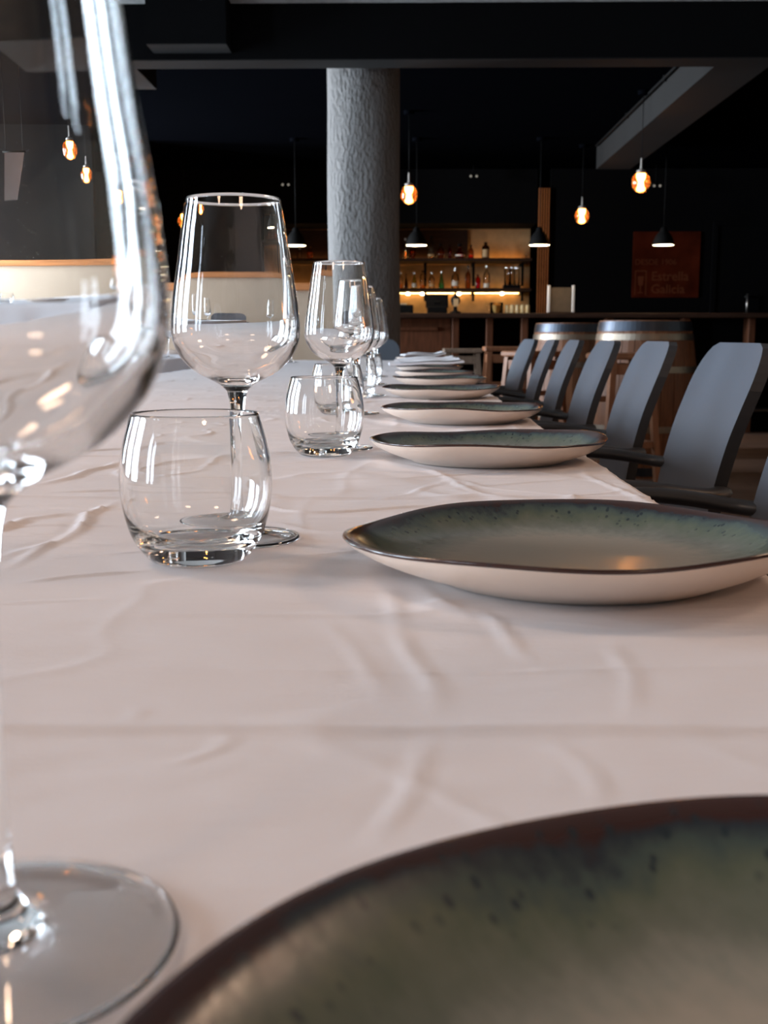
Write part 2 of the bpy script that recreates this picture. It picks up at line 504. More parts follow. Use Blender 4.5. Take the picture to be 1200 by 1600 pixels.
# cross beam, its box, the long beam on the right and the stub on the left
b = MB(); b.box(-5.0, 5.0, 6.6, 6.62, 2.424, 2.72)
b.box(-5.0, 5.0, 6.62, 6.8, 2.424, 2.72)
struct(b.build('beam', M['black_paint']), 'wide black beam across the ceiling')
b = MB(); b.box(-5.0, 5.0, 6.602, 6.798, 2.418, 2.4238)  # thin lighter slab: light on the beam's underside, put in as colour
struct(b.build('beam_lit_underside', M['grey_paint']), 'underside of the black cross beam, its light put in as grey')
b = MB(); b.box(-1.405, -0.968, 6.4, 6.599, 2.46, 2.72)
o = struct(b.build('beam', M['black_paint']), 'black box hanging on the front of the cross beam')
b = MB(); b.box(-1.405, -0.968, 6.4, 6.599, 2.4555, 2.4598); b.build('soffit', M['grey_paint'], o)  # lit bottom of the box, painted as a lighter grey slab
b = MB(); b.box(1.785, 2.10, 6.8, 10.8, 2.42, 2.64)
struct(b.build('beam', M['grey_paint']), 'grey ceiling beam running towards the bar')
b = MB(); b.tube([(1.765, 7.2, 2.615), (1.765, 10.7, 2.615)], 0.012, 6)
for y in (8.0, 9.3): b.box(1.762, 1.785, y, y + 0.03, 2.60, 2.64)
struct(b.build('trim_2', M['black_metal']), 'black conduit along the grey beam')
b = MB(); b.box(-2.3, -1.555, 6.8, 7.35, 2.425, 2.64)
o = struct(b.build('beam', M['black_paint']), 'short stub of beam behind the cross beam')
b = MB(); b.box(-2.299, -1.556, 6.801, 7.349, 2.4205, 2.4248); b.build('soffit', M['grey_paint'], o)  # light under the stub is put into this slab's lighter grey

# column
def col_r(r, z, a): return r + 0.003 * math.sin(3 * a + z * 2.1) + 0.0025 * math.sin(7 * a - z * 5)
b = MB()
b.lathe([(0.222, z) for z in np.linspace(0, 2.64, 60)], 64, rfun=col_r)
struct(b.build('column', M['column'], loc=(-0.247, 7.17, 0)), 'round column of rough dark plaster')

# low cream partition with its orange wooden cap
b = MB(); b.box(-5.0, -0.56, 9.2, 9.36, 0, 1.252)
struct(b.build('wall_partition', M['partition']), 'low cream partition wall')
b = MB(); b.box(-5.0, -0.54, 9.17, 9.39, 1.252, 1.312, 0.008)
struct(b.build('trim_3', M['orange_wood']), 'orange wooden cap on the cream partition')

# door at the far right
d = MB(); d.box(3.33, 4.1, 12.27, 12.298, 0, 2.05)
do = struct(d.build('door_1', M['black_paint']), 'black door in the black wall')
d = MB(); d.box(3.285, 3.33, 12.25, 12.3, 0, 2.09); d.box(4.1, 4.145, 12.25, 12.3, 0, 2.09); d.box(3.33, 4.1, 12.25, 12.3, 2.05, 2.09)
d.build('door_frame', M['black_paint'], do)
d = MB(); d.tube([(3.66, 12.2, 1.1), (3.66, 12.2, 1.34)], 0.012, 8); d.box(3.65, 3.67, 12.2, 12.272, 1.12, 1.14); d.box(3.65, 3.67, 12.2, 12.272, 1.30, 1.32)
d.build('door_handle', M['metal'], do)

# ------------------------------------------------------------------ tables and cloths
def vnoise(x, y, seed):
    r = np.random.RandomState(seed); g = r.rand(256, 256)
    xi = np.floor(x).astype(int); yi = np.floor(y).astype(int)
    fx = x - xi; fy = y - yi
    fx = fx * fx * (3 - 2 * fx); fy = fy * fy * (3 - 2 * fy)
    A = g[xi % 256, yi % 256]; B = g[(xi + 1) % 256, yi % 256]; C = g[xi % 256, (yi + 1) % 256]; D = g[(xi + 1) % 256, (yi + 1) % 256]
    return A * (1 - fx) * (1 - fy) + B * fx * (1 - fy) + C * (1 - fx) * fy + D * fx * fy - 0.5

# creases seen in the linen: polyline on the table top, height, half width
CREASES = [
    ([(-0.010, 0.601), (-0.001, 0.487), (0.009, 0.420), (0.0135, 0.369)], 0.0014, 0.0042),
    ([(0.035, 0.563), (0.042, 0.493), (0.0545, 0.438)], 0.0014, 0.0035),
    ([(-0.2286, 0.619), (-0.2281, 0.692), (-0.2251, 0.751), (-0.2356, 0.904)], 0.0027, 0.0042),
    ([(-0.285, 0.70), (-0.280, 0.763), (-0.274, 0.799), (-0.248, 0.820), (-0.21, 0.815)], 0.0029, 0.0056),
    ([(-0.33, 0.98), (-0.31, 1.05), (-0.302, 1.19)], 0.0023, 0.0056),
    ([(-0.25, 1.0), (-0.20, 1.09), (-0.19, 1.25)], 0.0018, 0.0056),
    ([(-0.0933, 0.3843), (-0.0886, 0.3754), (-0.0878, 0.3643)], 0.0011, 0.0017),
    ([(-0.0712, 0.330), (-0.0585, 0.344), (-0.0576, 0.3556), (-0.0646, 0.3616)], 0.0011, 0.0021),
    ([(0.0132, 0.363), (0.0063, 0.334), (0.0021, 0.304), (-0.004, 0.27)], 0.0011, 0.0028),
    ([(-0.036, 0.889), (0.0056, 0.938), (0.055, 1.058)], 0.0016, 0.0042),
    ([(-0.243, 0.660), (-0.230, 0.703), (-0.178, 0.693)], 0.0020, 0.0042),
    ([(-0.210, 0.586), (-0.181, 0.606), (-0.143, 0.621)], 0.0014, 0.0035),
    ([(-0.127, 1.107), (-0.043, 1.082), (0.03, 1.09)], 0.0016, 0.0042),
    ([(0.050, 0.364), (0.0535, 0.330), (0.0527, 0.301)], 0.0008, 0.0028),
    ([(0.093, 0.478), (0.092, 0.422), (0.078, 0.364)], 0.0008, 0.0035),
    ([(-0.0405, 0.534), (-0.018, 0.446), (-0.007, 0.389)], 0.0008, 0.0042),
    ([(-0.5, 1.6), (-0.3, 1.7), (-0.1, 1.66)], 0.0027, 0.0070),
    ([(-0.6, 2.3), (-0.35, 2.2), (-0.15, 2.3)], 0.0027, 0.0084),
    ([(-0.45, 1.25), (-0.30, 1.35), (-0.1, 1.33)], 0.0025, 0.0056),
    ([(-0.34, 0.72), (-0.27, 0.74), (-0.20, 0.73)], 0.0016, 0.0035),
    ([(-0.36, 0.84), (-0.30, 0.86), (-0.22, 0.845), (-0.17, 0.86)], 0.0016, 0.0035),
    ([(-0.30, 0.64), (-0.255, 0.66), (-0.20, 0.655)], 0.0012, 0.003),
    ([(-0.33, 0.93), (-0.24, 0.96), (-0.14, 0.95)], 0.0014, 0.004),
    ([(-0.21, 0.54), (-0.15, 0.55)], 0.0008, 0.003),
    ([(-0.26, 1.12), (-0.17, 1.15), (-0.11, 1.13)], 0.0016, 0.005),
    ([(-0.05, 1.00), (0.04, 0.99), (0.10, 1.01)], 0.0012, 0.004),
]
PRESS = [(0.079, 0.12, 0.088), (0.0965, 0.62, 0.088), (0.09, 1.2, 0.09), (0.092, 1.76, 0.09), (0.082, 2.45, 0.09), (0.1, 3.07, 0.09), (0.098, 3.6, 0.09),
         (0.098, 4.24, 0.09), (0.095, 4.85, 0.09), (0.09, 5.45, 0.09), (0.085, 6.05, 0.09),
         (-0.0875, 0.223, 0.04), (-0.1065, 0.72, 0.04), (-0.0745, 1.32, 0.04), (-0.08, 1.93, 0.04), (-0.078, 2.53, 0.04), (-0.085, 3.15, 0.04), (-0.09, 3.75, 0.04), (-0.585, 5.9, 0.04),
         (-0.1215, 0.652, 0.03), (-0.088, 1.252, 0.03), (-0.109, 1.86, 0.03), (-0.101, 2.455, 0.03), (-0.1, 3.08, 0.03)]
def relief(X, Y):
    h = 0.0011 * vnoise(X * 9, Y * 9, 1) + 0.0006 * vnoise(X * 16 + 40, Y * 30, 2) + 0.0004 * vnoise(X * 30 + 9, Y * 70 + 5, 3)
    far = np.clip((Y - 0.5) / 1.2, 0, 1)
    h += far * (0.0022 * vnoise(X * 5 + 3, Y * 11, 4) + 0.0016 * vnoise(X * 11, Y * 24 + 7, 5))
    def ridges(n, w): return np.clip(1 - np.abs(n) / w, 0, 1) ** 2
    m1 = np.clip(vnoise(X * 4 + 11, Y * 4 + 2, 21) * 3 + 0.45, 0, 1)
    h += 0.0024 * np.clip((Y - 0.40) / 0.3, 0.25, 1) * m1 * ridges(vnoise(X * 5 + 0.8 * vnoise(X * 9, Y * 9, 24), Y * 15 + 3, 22), 0.07)
    h += 0.0022 * np.clip((Y - 0.55) / 0.3, 0.2, 1) * (1 - m1) * ridges(vnoise(X * 8 + Y * 5, Y * 11 - X * 6, 25), 0.06)
    m2 = np.clip(vnoise(X * 5 + 31, Y * 5 + 12, 26) * 3 + 0.4, 0, 1) * np.clip((X + 0.12) / 0.15, 0, 1)
    h += 0.0016 * m2 * ridges(vnoise(X * 14 + 2.0 * Y, Y * 5 + 7, 23), 0.09)
    for pts, A, w in CREASES:
        # each crease swells and fades along its length, and wavers a little
        A *= 1.25 if pts[0][0] < -0.08 else 0.85
        seg = [math.hypot(b_[0] - a_[0], b_[1] - a_[1]) for a_, b_ in zip(pts[:-1], pts[1:])]
        tot = sum(seg); run = 0.0
        d2 = np.full(X.shape, 1e9); s_ = np.zeros(X.shape)
        XX = X + 0.010 * vnoise(X * 22 + 5, Y * 22 + 1, 31)
        for (x0, y0), (x1, y1), L_ in zip(pts[:-1], pts[1:], seg):
            dx, dy = x1 - x0, y1 - y0
            t = np.clip(((XX - x0) * dx + (Y - y0) * dy) / (dx * dx + dy * dy), 0, 1)
            q = (XX - x0 - t * dx) ** 2 + (Y - y0 - t * dy) ** 2
            near = q < d2
            d2 = np.where(near, q, d2); s_ = np.where(near, (run + t * L_) / tot, s_)
            run += L_
        f = np.clip(np.minimum(s_, 1 - s_) * 4, 0, 1) * (0.75 + 0.9 * vnoise(X * 26, Y * 26 + 4, 32))
        f = np.maximum(f, 0)
        h += f * (A * np.exp(-d2 / (w * w)) - 0.35 * A * np.exp(-d2 / (4 * w * w)))
    for yf in (0.3637, 0.9146, 1.466, 2.02, 2.57, 3.12, 3.67, 4.2):       # ironed folds across the cloth
        d = Y - yf - 0.001 * np.sin(X * 6)
        h += np.where(d > 0, 0.0014 * np.exp(-d / 0.011), 0.0014 * np.exp(-(d / 0.0035) ** 2)) - 0.0004 * np.exp(-((d + 0.009) / 0.006) ** 2)
    # the crockery presses the linen flat
    k = np.ones(X.shape)
    for px, py, pr in PRESS:
        r = np.sqrt((X - px) ** 2 + (Y - py) ** 2)
        k *= np.clip((r - pr) / 0.02, 0.0, 1.0)
    return np.minimum(h, 0.006) * k

def make_cloth(name, x0, x1, y0, y1, ztop, drop, ny, nx, material, fine=True, wave=0.012):
    top = np.linspace(0, 1, nx)
    xs = x0 + (x1 - x0) * top
    nd = 14
    s = np.concatenate([-np.linspace(drop, drop / nd, nd), np.zeros(nx), np.linspace(drop / nd, drop, nd)])
    xx = np.concatenate([np.full(nd, x0), xs, np.full(nd, x1)])
    if fine:
        n1 = int(ny * 0.66); n2 = ny - n1
        t = np.linspace(0, 1, n2)
        yy = np.concatenate([np.linspace(y0, 0.1, 16)[:-1], np.linspace(0.1, 1.3, n1)[:-1], 1.3 + (y1 - 1.3) * (0.15 * t + 0.85 * t ** 1.8)])
        ny = len(yy)
    else: yy = np.linspace(y0, y1, ny)
    # end drops: far and near
    yfull = np.concatenate([np.full(nd, y0), yy, np.full(nd, y1)])
    sy = np.concatenate([-np.linspace(drop, drop / nd, nd), np.zeros(ny), np.linspace(drop / nd, drop, nd)])
    X, Y = np.meshgrid(xx, yfull); SX, SY = np.meshgrid(s, sy)
    Z = np.full(X.shape, ztop)
    H = relief(X, Y) if fine else 0.006 * vnoise(X * 5, Y * 5, 8)
    down = np.maximum(np.abs(SX), np.abs(SY))
    Z = Z + np.where(down > 0, -down, H)
    k = np.minimum(down / drop, 1) * wave
    X = X + np.sign(SX) * (0.004 + k * (1 + np.sin(Y * 17 + 1) + 0.6 * np.sin(Y * 41))) * (np.abs(SX) > 0)
    Y = Y + np.sign(SY) * (0.004 + k * (1 + np.sin(X * 15) + 0.6 * np.sin(X * 37))) * (np.abs(SY) > 0)
    n_r, n_c = X.shape
    v = np.stack([X, Y, Z], -1).reshape(-1, 3)
    idx = np.arange(n_r * n_c).reshape(n_r, n_c)
    f = np.stack([idx[:-1, :-1], idx[:-1, 1:], idx[1:, 1:], idx[1:, :-1]], -1).reshape(-1, 4)
    me = bpy.data.meshes.new(name)
    me.vertices.add(len(v)); me.vertices.foreach_set('co', v.ravel())
    me.loops.add(f.size); me.loops.foreach_set('vertex_index', f.ravel())
    me.polygons.add(len(f)); me.polygons.foreach_set('loop_start', np.arange(0, f.size, 4))
    me.polygons.foreach_set('use_smooth', np.ones(len(f), bool))
    me.materials.append(material)
    me.update(calc_edges=True)
    o = bpy.data.objects.new(name, me)
    COL.objects.link(o)
    return o

def make_table(label, x0, x1, y0, y1, ztop):
    t = thing('dining_table', label, 'table', ((x0 + x1) / 2, (y0 + y1) / 2, 0))
    w, l = (x1 - x0) / 2 - 0.006, (y1 - y0) / 2 - 0.006
    q = MB(); q.box(-w, w, -l, l, ztop - 0.036, ztop - 0.008, 0.004); q.build('tabletop', M['dark_wood'], t)
    q = MB(); q.box(-w + 0.06, w - 0.06, -l + 0.06, l - 0.06, ztop - 0.11, ztop - 0.036); q.build('apron', M['dark_wood'], t)
    for sx in (-1, 1):
        for yl in (-l + 0.1, 0.3, l - 0.1):
            q = MB(); q.box(sx * (w - 0.1) - 0.03, sx * (w - 0.1) + 0.03, yl - 0.03, yl + 0.03, 0, ztop - 0.11, 0.004)
            q.build('leg', M['dark_wood'], t)
    return t

TX0, TX1, TY0, TY1, TZ = -0.88, 0.203, -0.32, 6.38, 0.75
make_table('long dining table under the near white cloth', TX0, TX1, TY0, TY1, TZ)
tag(make_cloth('tablecloth', TX0, TX1, TY0, TY1, TZ, 0.21, 900, 330, M['cloth']),
    'wrinkled white linen tablecloth with ironed folds on the long table', 'tablecloth')
SX0, SX1, SY0, SY1, SZ = -2.25, -1.12, 4.55, 8.3, 0.775
make_table('second table under a hanging white cloth beyond the long one', SX0, SX1, SY0, SY1, SZ)
tag(make_cloth('tablecloth', SX0, SX1, SY0, SY1, SZ, 0.36, 120, 50, M['cloth_blue'], False, 0.02),
    'white cloth hanging in folds from the second table by the cream partition', 'tablecloth')

# ------------------------------------------------------------------ glasses
OUT_BOWL = [(0.0066, 0.0965), (0.0110, 0.1005), (0.0185, 0.1045), (0.0265, 0.109), (0.0325, 0.1145), (0.0369, 0.1205), (0.0398, 0.128),
            (0.0407, 0.136), (0.0399, 0.148), (0.0378, 0.164), (0.0350, 0.1815), (0.0322, 0.2), (0.0294, 0.2157)]
IN_BOWL = [(0.0289, 0.2157), (0.0315, 0.2), (0.0340, 0.1815), (0.0366, 0.1640), (0.0384, 0.148), (0.0389, 0.137), (0.0377, 0.129),
           (0.0345, 0.1225), (0.0298, 0.117), (0.0236, 0.1120), (0.0155, 0.1078), (0.0078, 0.1052), (0, 0.1044)]
def make_wine_glass(label, loc, group, n=96, k=5):
    t = thing('wine_glass', label, 'wine glass', loc, 0, group)
    MB().lathe(spline(OUT_BOWL, k) + [(0.02915, 0.2160)] + spline(IN_BOWL, k), n).build('bowl', M['glass'], t)
    MB().lathe(spline([(0.0050, 0.0125), (0.0041, 0.025), (0.0038, 0.05), (0.0041, 0.075), (0.0050, 0.089), (0.0066, 0.0965)], k), n // 2).build('stem', M['glass'], t)
    MB().lathe(spline([(0, 0.0034), (0.012, 0.0030), (0.024, 0.0018), (0.034, 0.0004), (0.0370, 0), (0.0384, 0.0004), (0.0391, 0.0013), (0.0384, 0.0024)], 3) + [(0.0370, 0.0026)] +
               spline([(0.034, 0.0024), (0.024, 0.0038), (0.013, 0.0055), (0.0078, 0.0082), (0.0050, 0.0125)], k), n).build('foot', M['glass'], t)
    return t
def make_tumbler(label, loc, group, n=96, k=5):
    t = thing('tumbler', label, 'tumbler', loc, 0, group)
    MB().lathe(spline([(0.0337, 0.0075), (0.037, 0.0125), (0.0398, 0.019), (0.0428, 0.031), (0.0443, 0.0447), (0.0438, 0.056), (0.0422, 0.0674),
                       (0.0395, 0.078), (0.0373, 0.0856)], k) + [(0.0371, 0.0866), (0.0365, 0.0870), (0.0359, 0.0866)] +
               spline([(0.0357, 0.0856), (0.0379, 0.078), (0.0405, 0.0674), (0.0421, 0.056), (0.0425, 0.0447), (0.0408, 0.031), (0.0372, 0.021),
                       (0.0320, 0.0155), (0.0256, 0.0130), (0.015, 0.0123), (0, 0.0122)], k), n).build('body', M['glass'], t)
    MB().lathe([(0, 0.0012), (0.02, 0.0008), (0.0245, 0.0002)] + spline([(0.0255, 0), (0.0275, 0.0008), (0.0305, 0.0036), (0.0337, 0.0075)], k), n).build('base', M['glass'], t)
    return t
G = 0.7506
GW = 'wine glasses in a line along the long table'
wg = make_wine_glass('very close blurred wine glass cut off by the picture edge, standing by the nearest plate', (-0.0875, 0.223, G), GW)
wg2 = dup(wg, (-0.1065, 0.72, G), 0, 'sharp wine glass standing right behind the front tumbler')
dup(wg, (-0.0745, 1.32, G), 0, 'second wine glass of the line, seen above the second tumbler')
dup(wg, (-0.0800, 1.93, G), 0, 'third wine glass of the line, seen through the bowl of the second')
dup(wg, (-0.0780, 2.53, G), 0, 'fourth wine glass of the line, half hidden behind the third')
dup(wg, (-0.0850, 3.15, G), 0, 'fifth wine glass of the line, far down the long table')
dup(wg, (-0.0900, 3.75, G), 0, 'sixth wine glass of the line, near the far end of the long table')
dup(wg, (-0.585, 5.9, G), 0, 'small wine glass at the far end of the long table, before the cream partition', 'wine glasses on the far tables')
dup(wg, (-1.20, 5.75, SZ + 0.003), 0, 'wine glass on the second table, seen between the two nearest wine glasses', 'wine glasses on the far tables')
dup(wg, (-1.86, 5.15, SZ + 0.003), 0, 'wine glass on the second table, seen through the very close glass', 'wine glasses on the far tables')
dup(wg, (-1.32, 7.1, SZ + 0.003), 0, 'far wine glass on the second table, seen through the sharp wine glass', 'wine glasses on the far tables')
GT = 'tumblers in a line along the long table'
tb = make_tumbler('large clear tumbler in the front, before the sharp wine glass', (-0.1215, 0.652, G), GT)
dup(tb, (-0.0880, 1.252, G), 0.4, 'second tumbler of the line, left of the second whole plate')
dup(tb, (-0.1090, 1.86, G), 0.9, 'third tumbler of the line, seen behind the rim of the second')
dup(tb, (-0.1010, 2.455, G), 1.4, 'fourth tumbler of the line, peeping out right of the third')
dup(tb, (-0.1000, 3.08, G), 1.9, 'fifth tumbler of the line, deep behind the other glasses')
dup(tb, (-1.76, 5.12, SZ + 0.003), 0, 'small tumbler on the second table beside its wine glass', 'tumblers on the second table')

# ------------------------------------------------------------------ plates
PT = [(0, 0.0022), (0.070, 0.0022), (0.0755, 0.0012), (0.078, 0), (0.081, 0.0002), (0.0845, 0.0020)]
PU = [(0.0845, 0.0020), (0.092, 0.0048), (0.103, 0.0090), (0.114, 0.0146), (0.1225, 0.0205), (0.1268, 0.0250)]
PR = [(0.1277, 0.0262), (0.1272, 0.0272), (0.1255, 0.0270)]
PI_ = [(0.1215, 0.0245), (0.115, 0.0195), (0.106, 0.0140), (0.096, 0.0100), (0.084, 0.0078), (0.06, 0.0070), (0.03, 0.0067), (0, 0.0066)]
def plate_mesh(seed, tilt=(0, 0)):
    r_ = random.Random(seed)
    a1, a2, a3, a4 = [r_.uniform(0, 6.28) for _ in range(4)]
    def wt(r): return max(0.0, (r - 0.086) / 0.0415) ** 1.3
    def rf(r, z, a): return r * (1 + wt(r) * (0.010 * math.sin(2 * a + a1) + 0.008 * math.sin(3 * a + a2) + 0.005 * math.sin(5 * a + a3)))
    def zf(r, z, a): return z + wt(r) * (0.0013 * math.sin(2 * a + a3) + 0.0014 * math.sin(3 * a + a4) + 0.0007 * math.sin(6 * a + a1) + tilt[0] * math.cos(a) + tilt[1] * math.sin(a) - 0.0025)
    low = PT + spline(PU, 3)[1:]
    prof = low + PR + spline(PI_, 3)
    mis = [1] * (len(low) - 1) + [0] * (len(prof) - len(low))
    return MB().lathe(prof, 128, rfun=rf, zfun=zf, mis=mis)
GP = 'speckled green stoneware plates along the long table'
PLATES = [
    (0.076, 0.120, 0.127, 'nearest plate, huge and blurred in the foreground, brown rim cut off by the picture edge'),
    (0.0965, 0.620, 0.30, 'green plate with ivory underside standing beside the front tumbler'),
    (0.0900, 1.200, 0.9, 'second whole plate, overhanging the table edge beside the second tumbler'),
    (0.0920, 1.760, 1.5, 'third whole plate, its glint of light on the rim beside a chair arm'),
    (0.0820, 2.450, 2.1, 'fourth whole plate, thin ivory underside under a dark rim'),
    (0.1000, 3.070, 2.7, 'fifth whole plate, shallow sliver just beyond the fourth'),
    (0.0980, 3.600, 3.3, 'sixth whole plate, in front of the nearest napkin'),
    (0.0980, 4.240, 3.9, 'seventh whole plate, under the nearest white napkin'),
    (0.0950, 4.850, 4.5, 'eighth whole plate, under the middle white napkin'),
    (0.0900, 5.450, 5.1, 'ninth whole plate, bare ivory side between two napkins'),
    (0.0850, 6.050, 5.7, 'farthest plate of the line, under the last napkin'),
]
TILT = [(0, 0), (0.002, -0.0035), (0.001, -0.002), (0, -0.001)]
for i, (x, y, a, lab) in enumerate(PLATES):
    if i < 4: a = 0.0
    if i < 4: po = plate_mesh(20 + i, TILT[i]).build('plate', [M['glaze'], M['ivory']]); protos = po
    else: po = protos.copy(); COL.objects.link(po)
    po.location = (x, y, G); po.rotation_euler = (0, 0, a)
    tag(po, lab, 'plate', GP)
for x, y, lab in [(-1.55, 5.2, 'plate at the corner of the second table'), (-1.42, 7.0, 'plate far along the second table beside a wine glass')]:
    po = protos.copy(); COL.objects.link(po); po.location = (x, y, SZ + 0.003); tag(po, lab, 'plate', 'plates on the second table')

# ------------------------------------------------------------------ napkins on the far plates
def napkin(label, x, y, rz, seed, w=0.24, d=0.16):
    r_ = random.Random(seed)
    n = 18; q = MB(); t = 0.006
    def h(u, v):
        z = 0.0335 + 0.003 * math.sin(u * 3 + seed) + 0.002 * math.sin(v * 5 + seed * 2)
        if u > 0.55: z += (u - 0.55) * 0.020               # a corner stands up
        return z
    top = []; bot = []
    for j in range(n):
        for i in range(n):
            u = -1 + 2 * i / (n - 1); v = -1 + 2 * j / (n - 1)
            p = (u * w / 2, v * d / 2 * (1 - 0.12 * u), h(u, v))
            top.append((p[0], p[1], p[2] + t)); bot.append(p)
    F = []; B = []
    for j in range(n - 1):
        for i in range(n - 1):
            a = j * n + i
            F.append((a, a + 1, a + n + 1, a + n)); B.append((a + n, a + n + 1, a + 1, a))
    q.add(top, F); q.add(bot, B)
    edge = [i for i in range(n)] + [j * n + n - 1 for j in range(1, n)] + [(n - 1) * n + i for i in range(n - 2, -1, -1)] + [j * n for j in range(n - 2, 0, -1)]
    sv = [top[e] for e in edge] + [bot[e] for e in edge]; m_ = len(edge)
    q.add(sv, [(m_ + i, m_ + (i + 1) % m_, (i + 1) % m_, i) for i in range(m_)], 0, False)
    root = thing('napkin', label, 'napkin', (x, y, G), rz, 'white napkins on the far plates')
    q.build('lower_fold', M['napkin'], root)
    # upper folded leaf, a little askew
    q2 = MB()
    q2.add([(p[0] * 0.82 + 0.012, p[1] * 0.75 + 0.014, p[2] + 0.0035 + 0.005 * (1 - abs(p[1]) / (d / 2))) for p in top], F)
    q2.add([(p[0] * 0.82 + 0.012, p[1] * 0.75 + 0.014, p[2] + 0.001) for p in top], B)
    q2.build('upper_fold', M['napkin'], root)
    return root
napkin('nearest folded white napkin, lying across the seventh plate', 0.082, 4.17, 0.03, 1, 0.27, 0.22)
napkin('middle folded white napkin with a raised corner, on the eighth plate', 0.095, 4.80, -0.08, 2, 0.25, 0.20)
napkin('farthest small white napkin tip, standing on the last plate', 0.105, 6.02, 0.15, 3, 0.22, 0.16)

# ------------------------------------------------------------------ chairs
BACK = [(0.120, 0.43), (0.150, 0.455), (0.178, 0.55), (0.194, 0.645), (0.212, 0.72), (0.231, 0.776), (0.252, 0.83), (0.270, 0.872)]
def chair_back():
    prof = spline(BACK, 4)
    nu = 14; q = MB(); Fv = []; Bv = []
    for (x, z) in prof:
        w = 0.208
        if z < 0.50: w = 0.208 - 0.25 * (0.50 - z)
        rc = 0.075
        if z > 0.872 - rc:
            dz = z - (0.872 - rc); w = 0.208 - rc + math.sqrt(max(0.0, rc * rc - dz * dz))
        for i in range(nu + 1):
            u = -1 + 2 * i / nu
            y = u * w
            e = abs(y) / 0.215
            Fv.append((x - 0.007 * e * e, y, z)); Bv.append((x + 0.014 - 0.002 * e * e, y, z - 0.001))
    n = nu + 1; m_ = len(prof)
    q.add(Fv, [(j * n + i, (j + 1) * n + i, (j + 1) * n + i + 1, j * n + i + 1) for j in range(m_ - 1) for i in range(nu)])
    q.add(Bv, [(j * n + i, j * n + i + 1, (j + 1) * n + i + 1, (j + 1) * n + i) for j in range(m_ - 1) for i in range(nu)], 1)
    edge = [j * n for j in range(m_)] + [(m_ - 1) * n + i for i in range(1, n)] + [j * n + nu for j in range(m_ - 2, -1, -1)] + [i for i in range(nu - 1, 0, -1)]
    sv = [Fv[e] for e in edge] + [Bv[e] for e in edge]; k = len(edge)
    q.add(sv, [(i, k + i, k + (i + 1) % k, (i + 1) % k) for i in range(k)], 1, False)
    return q
def make_chair(label, loc, rz, group):
    t = thing('armchair', label, 'chair', loc, rz, group)
    chair_back().build('backrest', [M['chair'], M['chair_dark']], t)
    q = MB(); q.box(-0.25, 0.14, -0.215, 0.215, 0.425, 0.45, 0.01); q.build('seat', M['chair'], t)
    for s in (-1, 1):
        q = MB()
        pth = spline([(0.205, s * 0.200, 0.655), (0.175, s * 0.232, 0.655), (0.11, s * 0.248, 0.664), (0.04, s * 0.25, 0.668), (-0.005, s * 0.248, 0.655),
                      (-0.018, s * 0.242, 0.62), (-0.005, s * 0.236, 0.55), (0.01, s * 0.232, 0.43)], 4)
        q.tube(pth, 0.017, 10, 0.62)
        q.build('armrest', M['chair_dark'], t)
    for sx, sy in ((-1, -1), (-1, 1), (1, -1), (1, 1)):
        q = MB()
        x0 = -0.20 if sx < 0 else 0.12; x1 = -0.225 if sx < 0 else 0.225
        q.tube([(x0, sy * 0.185, 0.43), (x1, sy * 0.215, 0)], [0.020, 0.013], 10, 1.0)
        q.build('leg', M['chair_dark'], t)
    return t
GC = 'charcoal armchairs down the long side of the table'
c0 = make_chair('nearest charcoal armchair, only a blue sliver and its arm in view beside the front plate', (0.272, 1.275, 0), -0.01, GC)
for y, rz, lab in [(1.855, -0.05, 'large charcoal armchair, its curved back cut by the picture edge'),
                   (2.445, -0.05, 'charcoal armchair with its arm by the second whole plate, before the larger barrel'),
                   (3.04, -0.04, 'third charcoal armchair in view, its back meeting the left edge of the larger barrel'),
                   (3.62, -0.04, 'fourth charcoal armchair in view, overlapping the one behind it'),
                   (4.175, -0.04, 'fifth charcoal armchair, mostly hidden, its back overlapped by the fourth'),
                   (4.88, 0.04, 'farthest charcoal armchair of the side row, thin beside the wooden stool')]:
    dup(c0, (0.275, y, 0), rz, lab)
dup(c0, (-0.23, 6.47, 0), PI / 2, 'charcoal armchair at the head of the long table, before the column', 'charcoal armchairs at table ends')
far = dup(c0, (-1.40, 8.64, 0), PI / 2, 'dark armchair at the far end of the second table, against the cream partition', 'charcoal armchairs at table ends')
side = dup(c0, (-2.66, 6.6, 0), PI + 0.4, 'dark armchair on the far side of the second table', 'charcoal armchairs at table ends')
far.scale = side.scale = (1, 1, 1.055)

